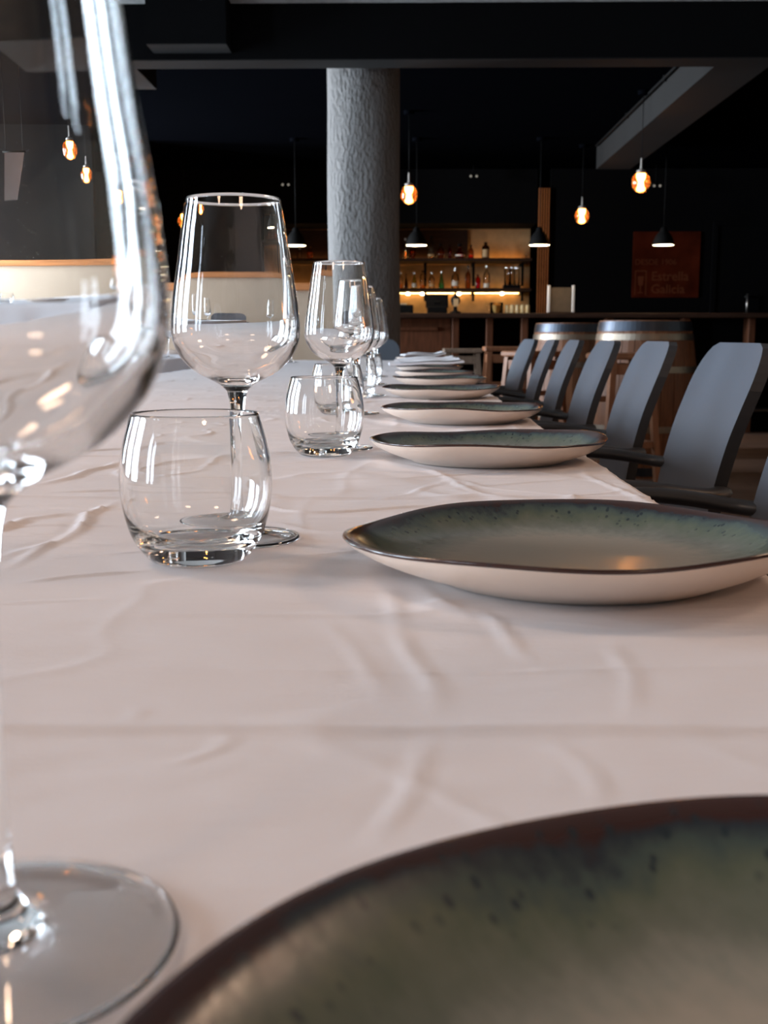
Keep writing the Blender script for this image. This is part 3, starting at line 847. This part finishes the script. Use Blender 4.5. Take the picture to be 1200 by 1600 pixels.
# ------------------------------------------------------------------ barrels
def make_barrel(label, x, y, rz=0.0):
    t = thing('barrel', label, 'barrel', (x, y, 0), rz, 'oak barrels before the bar')
    N = 24; H = 0.985
    def rad(z): return 0.285 + 0.055 * math.sin(PI * z / H)
    zs = np.linspace(0, H, 11); da = PI / N - 0.006
    q = MB(); v = []; f = []
    for z in zs:
        r = rad(z)
        for (a, rr) in ((-da, r - 0.022), (-da, r - 0.0015), (0, r), (da, r - 0.0015), (da, r - 0.022)):
            v.append((rr * math.cos(a), rr * math.sin(a), z))
    m_ = len(zs)
    for j in range(m_ - 1):
        for i in range(5):
            k = (i + 1) % 5
            f.append((j * 5 + i, j * 5 + k, j * 5 + 5 + k, j * 5 + 5 + i))
    f.append((4, 3, 2, 1, 0)); f.append(tuple(range((m_ - 1) * 5, m_ * 5)))
    q.add(v, f, 0, False)
    s0 = q.build('stave', M['stave'], t)
    for i in range(1, N):
        s = s0.copy(); COL.objects.link(s); s.parent = t; s.rotation_euler = (0, 0, 2 * PI * i / N)
    for (z0, z1, m_) in ((0.918, 0.978, 'hoop_blue'), (0.862, 0.902, 'hoop'), (0.66, 0.70, 'hoop'), (0.29, 0.33, 'hoop'), (0.10, 0.14, 'hoop'), (0.015, 0.07, 'hoop_blue')):
        h = MB(); h.lathe([(rad(z0) + 0.0005, z0), (rad(z0) + 0.0035, z0), (rad(z1) + 0.0035, z1), (rad(z1) + 0.0005, z1)], 64, smooth=False)
        h.build('hoop', M[m_], t)
    h = MB(); h.lathe([(rad(H) - 0.024, 0.945), (rad(H) - 0.024, 0.96), (0, 0.96)], 48, smooth=False); h.build('head', M['stave'], t)
    return t
make_barrel('larger oak barrel with bright steel hoops, behind the charcoal armchairs', 1.545, 7.3)
make_barrel('smaller-looking oak barrel farther back, half hidden in shadow', 1.29, 8.6, 0.1)

# ------------------------------------------------------------------ stools
def make_stool(label, x, y, rz, m, h=0.79, group='wooden bar stools'):
    t = thing('bar_stool', label, 'stool', (x, y, 0), rz, group)
    q = MB(); q.box(-0.155, 0.155, -0.155, 0.155, h - 0.035, h, 0.008); q.build('seat', m, t)
    def at(sx, sy, z):
        k = 0.115 + 0.055 * (h - z) / h
        return (sx * k, sy * k, z)
    for sx in (-1, 1):
        for sy in (-1, 1):
            q = MB(); q.beam(at(sx, sy, h - 0.035), at(sx, sy, 0), 0.036); q.build('leg', m, t)
    for z, pr in ((h - 0.09, 'apron'), (0.27, 'rung'), (0.52, 'rung')):
        for i, (a, c) in enumerate((((-1, -1), (1, -1)), ((1, -1), (1, 1)), ((1, 1), (-1, 1)), ((-1, 1), (-1, -1)))):
            if z > 0.5 and pr == 'rung' and i % 2: continue
            q = MB(); q.beam(at(*a, z), at(*c, z), 0.022, 0.034 if pr == 'rung' else 0.06); q.build(pr, m, t)
    return t
make_stool('broad greyed wooden stool beyond the napkins', 0.475, 9.15, 0.0, M['stool_grey'])
make_stool('light wooden stool left of the farthest armchair', 0.768, 8.68, 0.0, M['stool_wood'], 0.81)
make_stool('light wooden stool seen between two armchairs before the larger barrel', 1.26, 6.55, 0.3, M['stool_wood'])
make_stool('wooden stool with orange leg seen right of the farthest armchair', 0.86, 7.5, 0.6, M['stool_wood'])

# ------------------------------------------------------------------ bar counter
t = thing('bar_counter', 'long dark bar counter with a thick top and wooden posts', 'counter', (1.2, 10.6, 0))
q = MB(); q.box(-2.9, 2.35, -0.22, 0.35, 1.055, 1.098, 0.006); q.build('countertop', M['dark_wood'], t)
q = MB(); q.box(-2.85, 2.3, 0.05, 0.30, 0.0, 1.055); q.build('body', M['black_paint'], t)
for x in (0.482, 0.795, 1.118, 1.9, 2.6, 3.2):
    q = MB(); q.box(x - 1.2 - 0.031, x - 1.2 + 0.031, -0.12, 0.05, 0.0, 1.055, 0.004); q.build('post', M['bar_wood'], t)
for (x0, x1) in ((-0.6, 0.44),):
    q = MB(); q.box(x0 - 1.2, x1 - 1.2, -0.05, 0.05, 0.02, 1.05); q.build('front_panel', M['bar_wood'], t)
    q = MB(); q.box(x0 - 1.2, x1 - 1.2 - 0.12, -0.075, -0.05, 0.94, 0.975, 0.006); q.build('rail', M['bar_wood'], t)
q = MB(); q.tube([(-2.8, -0.2, 0.22), (2.2, -0.2, 0.22)], 0.018, 10)
for x in (-2.6, -1.2, 0.2, 1.6): q.box(x - 0.012, x + 0.012, -0.2, 0.05, 0.21, 0.23)
q.build('foot_rail', M['metal'], t)

# back bar: shelves, brackets, LED strips
q = MB(); q.box(-1.40, 1.42, 12.93, 12.998, 0, 2.08)
wl = q.build('wall_recess', M['tan_plaster']); struct(wl, 'tan plaster wall at the back of the bar')
q = MB(); q.box(-1.39, 0.72, 12.90, 12.928, 1.76, 2.07)
q.build('panel', M['dark_wood'], wl)
for k, (z, lab) in enumerate([(1.722, 'upper bottle shelf behind the bar'), (1.404, 'lower bottle shelf behind the bar with a glowing strip below')]):
    t = thing('bottle_shelf', lab, 'shelf', (0, 12.6, z), 0, 'bottle shelves behind the bar')
    q = MB(); q.box(-1.39, 1.38, -0.25, 0.295, -0.03, 0); q.build('board', M['dark_wood'], t)
    q = MB()
    for x in (-0.95, 0.24, 0.77, 1.31):
        s = q.box(x - 0.014, x + 0.014, -0.22, 0.295, -0.30 if k == 0 else -0.12, -0.03) if False else None
        w_ = MB(); w_.box(x - 0.014, x + 0.014, 0.02, 0.05, -0.285 if k == 0 else -0.13, -0.03); w_.box(x - 0.014, x + 0.014, 0.05, 0.295, -0.06, -0.03)
        w_.build('bracket', M['black_metal'], t)
    q = MB(); q.box(-1.36, 1.34, 0.262, 0.288, 0.001, 0.012); q.build('light_strip', M['led_low' if k else 'led_up'], t)
    if k == 1:
        q = MB(); q.box(-1.36, 1.30, 0.278, 0.292, -0.038, -0.0305); q.build('light_strip', M['led'], t)
        for x in (-0.60, 0.05, 0.21, 0.62, 1.10):
            q = MB(); q.lathe([(0, -0.060), (0.018, -0.056), (0.024, -0.045), (0.018, -0.034), (0, -0.0305)], 12); q.build('spot', M['led_hot'], t, (x, 0.16, 0))
t = thing('back_counter', 'dark counter running under the bottle shelves', 'counter', (0, 12.6, 0))
q = MB(); q.box(-1.39, 1.40, -0.28, 0.32, 1.09, 1.13, 0.005); q.build('countertop', M['dark_wood'], t)
q = MB(); q.box(-1.37, 1.38, -0.22, 0.31, 0.0, 1.09); q.build('body', M['black_paint'], t)
for i in range(4):
    q = MB(); q.box(-1.33 + i * 0.68, -0.68 + i * 0.68, -0.24, -0.22, 0.08, 0.95, 0.004); q.build('door', M['dark_wood'], t)

# slatted wooden panel
t = thing('slat_panel', 'upright panel of orange wooden slats right of the bottle shelves', 'wall panel', (1.487, 12.28, 1.0))
q = MB(); q.box(-0.06, 0.062, 0.0, 0.0199, -1.0, 1.44); q.build('backing', M['black_paint'], t)
for i in range(5):
    q = MB(); q.box(-0.0055, 0.0055, -0.022, 0.0, -1.0, 1.44, 0.002)
    q.build('slat', M['slat_wood'], t, (-0.051 + i * 0.0258, 0, 0))

# ------------------------------------------------------------------ bottles
TINT = {
    'clear': (0.92, 0.86, 0.74, 1), 'amber': (0.95, 0.52, 0.12, 1), 'orange': (1.0, 0.42, 0.06, 1), 'red': (0.75, 0.05, 0.02, 1),
    'teal': (0.25, 0.75, 0.55, 1), 'dark': (0.10, 0.06, 0.03, 1), 'brown': (0.45, 0.18, 0.05, 1), 'green': (0.55, 0.70, 0.25, 1)}
TM = {k: thin_glass('bottle_glass_' + k, tuple(c ** 0.6 for c in v[:3]) + (1,)) for k, v in TINT.items()}
LBL = {'white': mat('paper_label', (0.75, 0.70, 0.58, 1), 0.7), 'red': mat('red_label', (0.55, 0.06, 0.03, 1), 0.6), 'tan': mat('tan_label', (0.5, 0.33, 0.16, 1), 0.7)}
def bottle(label, x, y, z, w, h, tint, kind='round', cap='black', lab=None, liquid=None, group='bottles on the upper shelf'):
    t = thing('bottle', label, 'bottle', (x, y, z), 0, group)
    r = w / 2
    if kind == 'round': pr = [(r * 0.9, 0), (r, h * 0.02), (r, h * 0.55), (r * 0.8, h * 0.66), (r * 0.36, h * 0.76), (r * 0.30, h * 0.80), (r * 0.30, h * 0.93)]
    elif kind == 'squat': pr = [(r * 0.9, 0), (r, h * 0.04), (r * 0.98, h * 0.5), (r * 0.8, h * 0.66), (r * 0.34, h * 0.74), (r * 0.28, h * 0.78), (r * 0.28, h * 0.88)]
    elif kind == 'cone': pr = [(r * 0.95, 0), (r, h * 0.04), (r * 0.86, h * 0.25), (r * 0.55, h * 0.55), (r * 0.30, h * 0.75), (r * 0.24, h * 0.93)]
    elif kind == 'decanter': pr = [(r * 0.8, 0), (r, h * 0.10), (r * 0.95, h * 0.28), (r * 0.55, h * 0.46), (r * 0.28, h * 0.60), (r * 0.24, h * 0.80), (r * 0.34, h * 0.84)]
    else: pr = [(r * 0.95, 0), (r, h * 0.02), (r, h * 0.72), (r * 0.7, h * 0.79), (r * 0.4, h * 0.83), (r * 0.38, h * 0.94)]
    prof = [(0, 0.002)] + pr
    MB().lathe(prof, 20).build('glass_body', TM[tint], t)
    top = pr[-1]
    MB().lathe([(0, top[1] - 0.004), (top[0] * 1.15, top[1] - 0.004), (top[0] * 1.15, h), (0, h)], 14, smooth=False).build('cap', M['black_metal'] if cap == 'black' else M['metal'], t)
    if liquid:
        MB().lathe([(0, 0.004), (r * 0.9, 0.004), (r * 0.9, h * liquid[1]), (0, h * liquid[1])], 18, smooth=False).build('liquid', TM[liquid[0]], t)
    if lab:
        z0, z1 = h * lab[1], h * lab[2]
        v = []; n = 12
        def rr(zz):
            for (ra, za), (rb, zb) in zip(pr[:-1], pr[1:]):
                if za <= zz <= zb: return ra + (rb - ra) * (zz - za) / (zb - za) + 0.0012
            return r
        for zz in np.linspace(z0, z1, 4):
            for j in range(n):
                a = -PI / 2 - 1.0 + 2.0 * j / (n - 1); v.append((rr(zz) * math.cos(a), rr(zz) * math.sin(a), zz))
        MB().add(v, [(i * n + j, i * n + j + 1, (i + 1) * n + j + 1, (i + 1) * n + j) for i in range(3) for j in range(n - 1)]).build('label', LBL[lab[0]], t)
    return t
ZU, ZL = 1.723, 1.405; Y1 = 12.46
bottle('pale bottle with an amber bottom, first by the column on the upper shelf', 0.018, Y1, ZU, 0.055, 0.215, 'clear', 'round', 'metal', liquid=('amber', 0.35))
bottle('glowing amber bottle under the first lamp on the upper shelf', 0.099, Y1, ZU, 0.069, 0.15, 'amber', 'squat', 'metal', liquid=('orange', 0.45))
bottle('tall clear bottle with a dark top on the upper shelf', 0.298, Y1, ZU, 0.069, 0.24, 'clear', 'round', 'black', liquid=('clear', 0.5), lab=('tan', 0.1, 0.2))
bottle('round bright orange bottle on the upper shelf', 0.402, Y1, ZU, 0.086, 0.156, 'amber', 'squat', 'black', liquid=('orange', 0.5))
bottle('small dark red bottle on the upper shelf', 0.502, Y1, ZU, 0.05, 0.147, 'red', 'round', 'black')
bottle('wide red bottle with pale stripes on the upper shelf', 0.610, Y1, ZU, 0.114, 0.156, 'red', 'decanter', 'black', lab=('white', 0.16, 0.26), liquid=('red', 0.3))
bottle('dark bottle with a red glow at its foot on the upper shelf', 0.729, Y1, ZU, 0.064, 0.147, 'brown', 'squat', 'black', liquid=('red', 0.2))
bottle('dark square-shouldered bottle with a framed pale label on the upper shelf', 0.889, Y1, ZU, 0.081, 0.173, 'dark', 'flask', 'black', lab=('tan', 0.08, 0.55))
bottle('tiny bottle alone at the end of the upper shelf', 1.331, Y1, ZU, 0.019, 0.046, 'clear', 'round', 'metal')
bottle('brown bottle on the upper shelf left of the column', -1.02, Y1, ZU, 0.07, 0.13, 'amber', 'squat', 'black', liquid=('orange', 0.45))
bottle('clear squat bottle on the upper shelf left of the column', -1.13, Y1, ZU, 0.06, 0.12, 'clear', 'squat', 'metal')
bottle('slim pale bottle on the upper shelf left of the column', -1.24, Y1, ZU, 0.045, 0.13, 'clear', 'round', 'metal', liquid=('amber', 0.4))
GL = 'bottles on the lower shelf'
bottle('pale bottle half hidden by the column on the lower shelf', -0.028, Y1, ZL, 0.044, 0.174, 'clear', 'round', 'metal', liquid=('amber', 0.3), group=GL)
bottle('dark slim bottle second from the column on the lower shelf', 0.028, Y1, ZL, 0.048, 0.157, 'dark', 'cone', 'black', group=GL)
bottle('green-tinted conical bottle with a pale label on the lower shelf', 0.117, Y1, ZL, 0.069, 0.174, 'green', 'cone', 'metal', lab=('white', 0.08, 0.32), group=GL)
bottle('tall pale bottle with a dark neck on the lower shelf', 0.210, Y1, ZL, 0.064, 0.191, 'clear', 'flask', 'black', liquid=('amber', 0.2), group=GL)
bottle('plain clear bottle left of the teal one on the lower shelf', 0.307, Y1, ZL, 0.066, 0.174, 'clear', 'round', 'metal', lab=('tan', 0.1, 0.3), group=GL)
bottle('teal conical bottle on the lower shelf', 0.413, Y1, ZL, 0.069, 0.183, 'teal', 'cone', 'metal', liquid=('teal', 0.3), group=GL)
bottle('clear decanter with a ball stopper on the lower shelf', 0.562, Y1, ZL, 0.083, 0.217, 'clear', 'squat', 'metal', lab=('white', 0.12, 0.34), group=GL)
bottle('tall dark wine bottle on the lower shelf', 0.702, Y1, ZL, 0.064, 0.242, 'brown', 'round', 'black', group=GL)
bottle('short dark red bottle on the lower shelf', 0.809, Y1, ZL, 0.06, 0.149, 'red', 'flask', 'black', liquid=('red', 0.5), group=GL)
bottle('clear bottle with a bright square label, last of the bottles on the lower shelf', 0.903, Y1, ZL, 0.074, 0.242, 'clear', 'round', 'metal', lab=('white', 0.04, 0.22), group=GL)
for x, w, lab in ((1.128, 0.069, 'tall jar on the dark tray, nearest the bottles'), (1.179, 0.036, 'slim middle jar on the dark tray'), (1.232, 0.062, 'tall jar on the dark tray, nearest the slat panel')):
    t = thing('jar', lab + ' on the lower shelf', 'jar', (x, Y1, ZL + 0.035), 0, 'tall jars on the lower shelf')
    r = w / 2
    MB().lathe([(0, 0.001), (r, 0.001), (r, 0.155), (r * 0.85, 0.17), (r * 0.9, 0.178)], 18).build('glass_body', TM['clear'], t)
    MB().lathe([(0, 0.179), (r * 0.95, 0.179), (r * 0.95, 0.19), (0, 0.19)], 16, smooth=False).build('lid', M['metal'], t)
q = MB(); q.box(1.085, 1.27, Y1 - 0.06, Y1 + 0.06, ZL + 0.001, ZL + 0.033, 0.003); tag(q.build('tray', M['black_metal']), 'dark block tray under the tall jars', 'tray')

# ------------------------------------------------------------------ things on the bar counter
CZ = 1.0985
t = thing('glass_jug', 'wide glass jug lit gold, behind the bar counter left of the small glasses', 'jug', (1.015, 12.45, 1.131))
MB().lathe([(0, 0.001), (0.065, 0.001), (0.071, 0.01), (0.071, 0.10), (0.075, 0.122), (0.072, 0.122), (0.067, 0.10), (0.067, 0.008), (0, 0.006)], 28).build('glass_body', thin_glass('jug_glass', (0.96, 0.9, 0.78, 1)), t)
MB().lathe([(0, 0.009), (0.064, 0.009), (0.064, 0.092), (0, 0.092)], 24, smooth=False).build('contents', mat('pale_gold_fill', (0.75, 0.58, 0.30, 1), 0.5), t)
q = MB(); q.tube(spline([(-0.070, 0, 0.10), (-0.10, 0, 0.095), (-0.10, 0, 0.045), (-0.070, 0, 0.03)], 5), 0.005, 8); q.build('handle', TM['clear'], t)
names = ['next to the jug', 'second from the jug', 'third from the jug', 'fourth from the jug', 'fifth from the jug']
GOLD_LIT, nt_, p_ = new_mat('glass_with_gold_light_tint')
p_.inputs['Base Color'].default_value = (0.95, 0.74, 0.42, 1); p_.inputs['Roughness'].default_value = 0.15  # gold glow of the bar light is put into the glasses' base colour
p_.inputs['Subsurface Weight'].default_value = 0.6; p_.inputs['Subsurface Radius'].default_value = (0.03, 0.03, 0.03)
g0 = None
for i in range(5):
    lab = 'upturned small glass behind the bar counter, %s' % names[i]
    loc = (1.13 + i * 0.056, 12.45, 1.131)
    if g0 is None:
        g0 = thing('small_glass', lab, 'glass', loc, 0, 'small glasses behind the bar counter')
        MB().lathe([(0.025, 0.001), (0.026, 0.001), (0.025, 0.055), (0.022, 0.092), (0.019, 0.098), (0, 0.098)], 18).build('glass_body', GOLD_LIT, g0)
        MB().lathe([(0.0, 0.086), (0.020, 0.086), (0.020, 0.096), (0, 0.096)], 16, smooth=False).build('base', LBL['white'], g0)
    else: dup(g0, loc, 0, lab)
t = thing('cash_register', 'black till with a tilted screen on the bar counter', 'till', (0.33, 10.55, CZ))
q = MB(); q.box(-0.11, 0.07, -0.09, 0.09, 0, 0.06, 0.006); q.build('base', M['black_metal'], t)
q = MB(); q.beam((-0.02, 0.03, 0.06), (-0.02, 0.0, 0.11), 0.05, 0.03); q.build('stand', M['black_metal'], t)
q = MB(); q.add([(-0.125, -0.02, 0.055), (0.085, -0.02, 0.055), (0.085, 0.03, 0.172), (-0.125, 0.03, 0.172), (-0.125, 0.0, 0.048), (0.085, 0.0, 0.048), (0.085, 0.05, 0.165), (-0.125, 0.05, 0.165)],
      [(0, 1, 2, 3), (7, 6, 5, 4), (0, 4, 5, 1), (1, 5, 6, 2), (2, 6, 7, 3), (3, 7, 4, 0)], 0, False); q.build('screen', M['black_paint'], t)
t = thing('card_holder', 'dark upright holder with a small tan card beside the till', 'holder', (0.478, 10.5, CZ))
q = MB(); q.lathe([(0, 0), (0.05, 0), (0.05, 0.012), (0.02, 0.02), (0.016, 0.06), (0.030, 0.075), (0.045, 0.11), (0.040, 0.14), (0.015, 0.160), (0.010, 0.185), (0, 0.187)], 24); q.build('body', M['black_metal'], t)
q = MB(); q.box(-0.02, 0.025, -0.056, -0.052, 0.06, 0.13); q.build('card', LBL['tan'], t)
t = thing('steel_tray', 'low steel drip tray on the bar counter beside the column', 'tray', (-0.01, 10.52, CZ))
q = MB(); q.box(-0.06, 0.1, -0.08, 0.08, 0, 0.075, 0.006); q.build('body', M['black_metal'], t)
q = MB(); q.box(-0.055, 0.04, -0.075, 0.075, 0.0751, 0.088, 0.002); q.build('rim', M['metal'], t)
t = thing('menu_holder', 'tan menu board between two pale posts on the bar counter', 'menu board', (1.449, 10.52, CZ))
q = MB(); q.box(-0.10, 0.10, -0.008, 0.008, 0.012, 0.232); q.build('board', M['tan_board'], t)
for s in (-1, 1):
    q = MB(); q.box(s * 0.112 - 0.0118, s * 0.112 + 0.0118, -0.014, 0.014, 0.008, 0.252, 0.003); q.build('post', M['menu_post'], t)
q = MB(); q.box(-0.125, 0.125, -0.035, 0.035, 0, 0.0079); q.build('base', M['dark_wood'], t)

# ------------------------------------------------------------------ poster
t = thing('poster', 'red-brown beer poster with faded lettering on the black wall', 'poster', (2.803, 12.295, 1.645))
q = MB(); q.box(-0.357, 0.357, -0.018, 0.0, -0.345, 0.345, 0.003); q.build('board', M['poster'], t)
def letters(txt, x, z, size, parent, bold=0.0):
    c = bpy.data.curves.new('lettering', 'FONT'); c.body = txt; c.size = size; c.extrude = 0.0012; c.offset = bold; c.align_x = 'LEFT'
    tmp = bpy.data.objects.new('tmp', c); COL.objects.link(tmp)
    dg = bpy.context.evaluated_depsgraph_get(); dg.update()
    me = bpy.data.meshes.new_from_object(tmp.evaluated_get(dg))
    bpy.data.objects.remove(tmp)
    me.materials.clear(); me.materials.append(M['poster_ink']); me.name = 'lettering'
    o = bpy.data.objects.new('lettering', me); COL.objects.link(o); o.parent = parent
    o.location = (x, -0.0195, z); o.rotation_euler = (PI / 2, 0, 0)
letters('DESDE 1906', -0.335, 0.0, 0.085, t)
letters('Estrella', -0.155, -0.165, 0.135, t, 0.002)
letters('Galicia', -0.155, -0.300, 0.135, t, 0.002)
# emblem left of the words: a framed glass
q = MB()
for (x0, x1, z0, z1) in ((-0.330, -0.318, -0.32, -0.06), (-0.215, -0.203, -0.32, -0.06), (-0.318, -0.215, -0.072, -0.06)): q.box(x0, x1, -0.0205, -0.0181, z0, z1)
q.add([(-0.300, -0.02, -0.12), (-0.233, -0.02, -0.12), (-0.243, -0.02, -0.22), (-0.290, -0.02, -0.22)], [(0, 3, 2, 1)], 0, False)
q.box(-0.272, -0.261, -0.0205, -0.0181, -0.29, -0.22); q.box(-0.295, -0.238, -0.0205, -0.0181, -0.30, -0.29)
q.build('emblem', M['poster_ink'], t)

# ------------------------------------------------------------------ lamps
def dome_lamp(label, x, y, z):
    t = thing('dome_pendant', label, 'pendant lamp', (x, y, z), 0, 'black dome pendants over the bar')
    pr = [(0.098, 0), (0.092, 0.03), (0.075, 0.075), (0.052, 0.11), (0.034, 0.125), (0.028, 0.15), (0.012, 0.165), (0, 0.166)]
    MB().lathe(pr, 32).build('shade', M['black_metal'], t)
    MB().lathe([(0, 0.0065), (0.07, 0.002), (0.0935, 0.004), (0, 0.006)][:3] + [(0.0935, 0.012), (0, 0.012)], 28).build('diffuser', M['lamp_disc'], t)
    MB().tube([(0, 0, 0.16), (0, 0, 2.64 - z - 0.02)], 0.004, 6).build('cord', M['black_metal'], t)
    MB().lathe([(0, 2.64 - z - 0.03), (0.04, 2.64 - z - 0.03), (0.045, 2.64 - z - 0.001), (0, 2.64 - z - 0.001)], 16, smooth=False).build('ceiling_rose', M['navy_paint'], t)
    return t
for x, lab in ((-0.98, 'black dome pendant left of the column'), (0.117, 'black dome pendant just right of the column, over the bar'),
               (1.228, 'black dome pendant before the slat panel'), (2.346, 'black dome pendant before the poster')):
    dome_lamp(lab, x, 10.42, 1.700)
def globe_lamp(label, x, y, z=2.0, ceil=2.64):
    t = thing('globe_pendant', label, 'pendant lamp', (x, y, z), 0, 'amber globe pendants')
    r = 0.068
    pr = [(r * math.sin(a), -r * 1.15 * math.cos(a)) for a in np.linspace(0, PI * 0.86, 18)]
    MB().lathe([(0, pr[0][1])] + pr[1:], 32).build('globe', M['amber'], t)
    MB().lathe([(0, -0.055), (0.020, -0.055), (0.023, -0.035), (0.019, -0.010), (0.014, 0.0), (0.024, 0.015), (0.031, 0.035), (0.032, 0.058), (0, 0.058)], 20).build('bulb', M['filament'], t)
    MB().lathe([(0, 0.060), (0.033, 0.060), (0.033, 0.082), (0.008, 0.094), (0.006, 0.17), (0, 0.17)], 20, smooth=False).build('socket', M['cord'], t)
    MB().tube([(0, 0, 0.165), (0, 0, ceil - z - 0.02)], 0.003, 6).build('cord', M['black_metal'], t)
    MB().lathe([(0, ceil - z - 0.03), (0.04, ceil - z - 0.03), (0.045, ceil - z - 0.001), (0, ceil - z - 0.001)], 16, smooth=False).build('ceiling_rose', M['navy_paint'], t)
    return t
for x, y, lab in ((0.041, 9.2, 'amber globe pendant right of the column'), (1.664, 10.8, 'amber globe pendant farther back, right of the slat panel'),
                  (1.733, 8.5, 'amber globe pendant hanging highest in view, near the grey ceiling beam'), (-2.134, 11.2, 'amber globe pendant beside the sharp wine glass, over the cream partition'),
                  (-2.066, 7.7, 'upper of the two amber globe pendants seen through the very close glass'), (-2.297, 9.25, 'lower of the two amber globe pendants seen through the very close glass')):
    globe_lamp(lab, x, y)
# a row of the same globes on the right side of the front room; they glint in the nearest glass
for i in range(6):
    dd = (2.9, 3.25, 3.6, 4.0, 4.4, 4.85)[i]
    globe_lamp('amber globe pendant outside the frame, %s of the row crossing the front room' % ('first', 'second', 'third', 'fourth', 'fifth', 'last')[i],
               -0.09 + 0.914 * dd, 0.22 + 0.407 * dd, 1.22, 2.72)['group'] = 'amber globe pendants over the front room'
# round ceiling lamps over the front of the room
for x, y, w in ((-1.6, -2.2, 'behind the viewer, window side'), (1.4, -2.2, 'behind the viewer, away from the windows'), (-1.6, 1.4, 'above the table, window side'), (2.2, 1.4, 'above the charcoal armchairs')):
    t = thing('ceiling_lamp', 'round warm ceiling lamp outside the frame, ' + w, 'ceiling lamp', (x, y, 2.72), 0, 'round ceiling lamps over the front room')
    MB().lathe([(0.26, -0.05), (0.27, -0.05), (0.27, -0.001), (0, -0.001)], 32, smooth=False).build('housing', M['white_paint'], t)
    MB().lathe([(0, -0.062), (0.15, -0.06), (0.258, -0.048), (0, -0.047)], 32).build('diffuser', M['ceiling_glow'], t)

# small spotlights under the dark ceiling
for x, y, z, lab in ((-1.223, 12.0, 2.45, 'small spotlight on the dark ceiling above the sharp wine glass'), (0.72, 12.0, 2.53, 'tiny spotlight on the dark ceiling between two globe pendants'),
                     (2.605, 12.0, 2.43, 'small twin-lens spotlight right of the highest globe pendant')):
    t = thing('spotlight', lab, 'spotlight', (x, y, z), 0, 'small spotlights on the dark ceiling')
    for s in (-1, 1):
        q = MB(); q.tube([(s * 0.03, 0.05, 0.012), (s * 0.03, -0.04, -0.008)], [0.018, 0.024], 12); q.build('head', M['black_metal'], t)
        q = MB(); q.lathe([(0, 0), (0.012, 0), (0.011, 0.006), (0, 0.006)], 10); lo = q.build('lens', glow('spot_lens', (1, 0.9, 0.75, 1), 0.25), t, (s * 0.03, -0.0505, -0.012))
        lo.rotation_euler = (PI / 2, 0, 0)
    q = MB(); q.tube([(0, 0.02, 0.0), (0, 0.02, 2.639 - z)], 0.006, 6); q.box(-0.04, 0.04, 0.01, 0.03, -0.004, 0.01); q.build('bracket', M['black_metal'], t)

# grey banner hanging from the dark ceiling
t = thing('banner', 'narrow grey banner hanging from the dark ceiling, seen through the very close glass', 'banner', (-2.66, 8.0, 0))
q = MB(); q.add([(-0.07, 0, 1.67), (0.035, 0, 1.675), (0.10, 0.02, 2.03), (-0.06, 0.02, 2.03), (-0.07, 0.006, 1.67), (0.035, 0.006, 1.675), (0.10, 0.026, 2.03), (-0.06, 0.026, 2.03)],
                [(0, 1, 2, 3), (7, 6, 5, 4), (0, 4, 5, 1), (1, 5, 6, 2), (2, 6, 7, 3), (3, 7, 4, 0)], 0, False); q.build('cloth', M['banner'], t)
q = MB(); q.tube([(-0.075, 0.022, 2.035), (0.115, 0.022, 2.035)], 0.007, 8); q.build('rod', M['black_metal'], t)
for s in (-0.05, 0.09):
    q = MB(); q.tube([(s, 0.022, 2.03), (s, 0.022, 2.639)], 0.002, 6); q.build('cord', M['black_metal'], t)
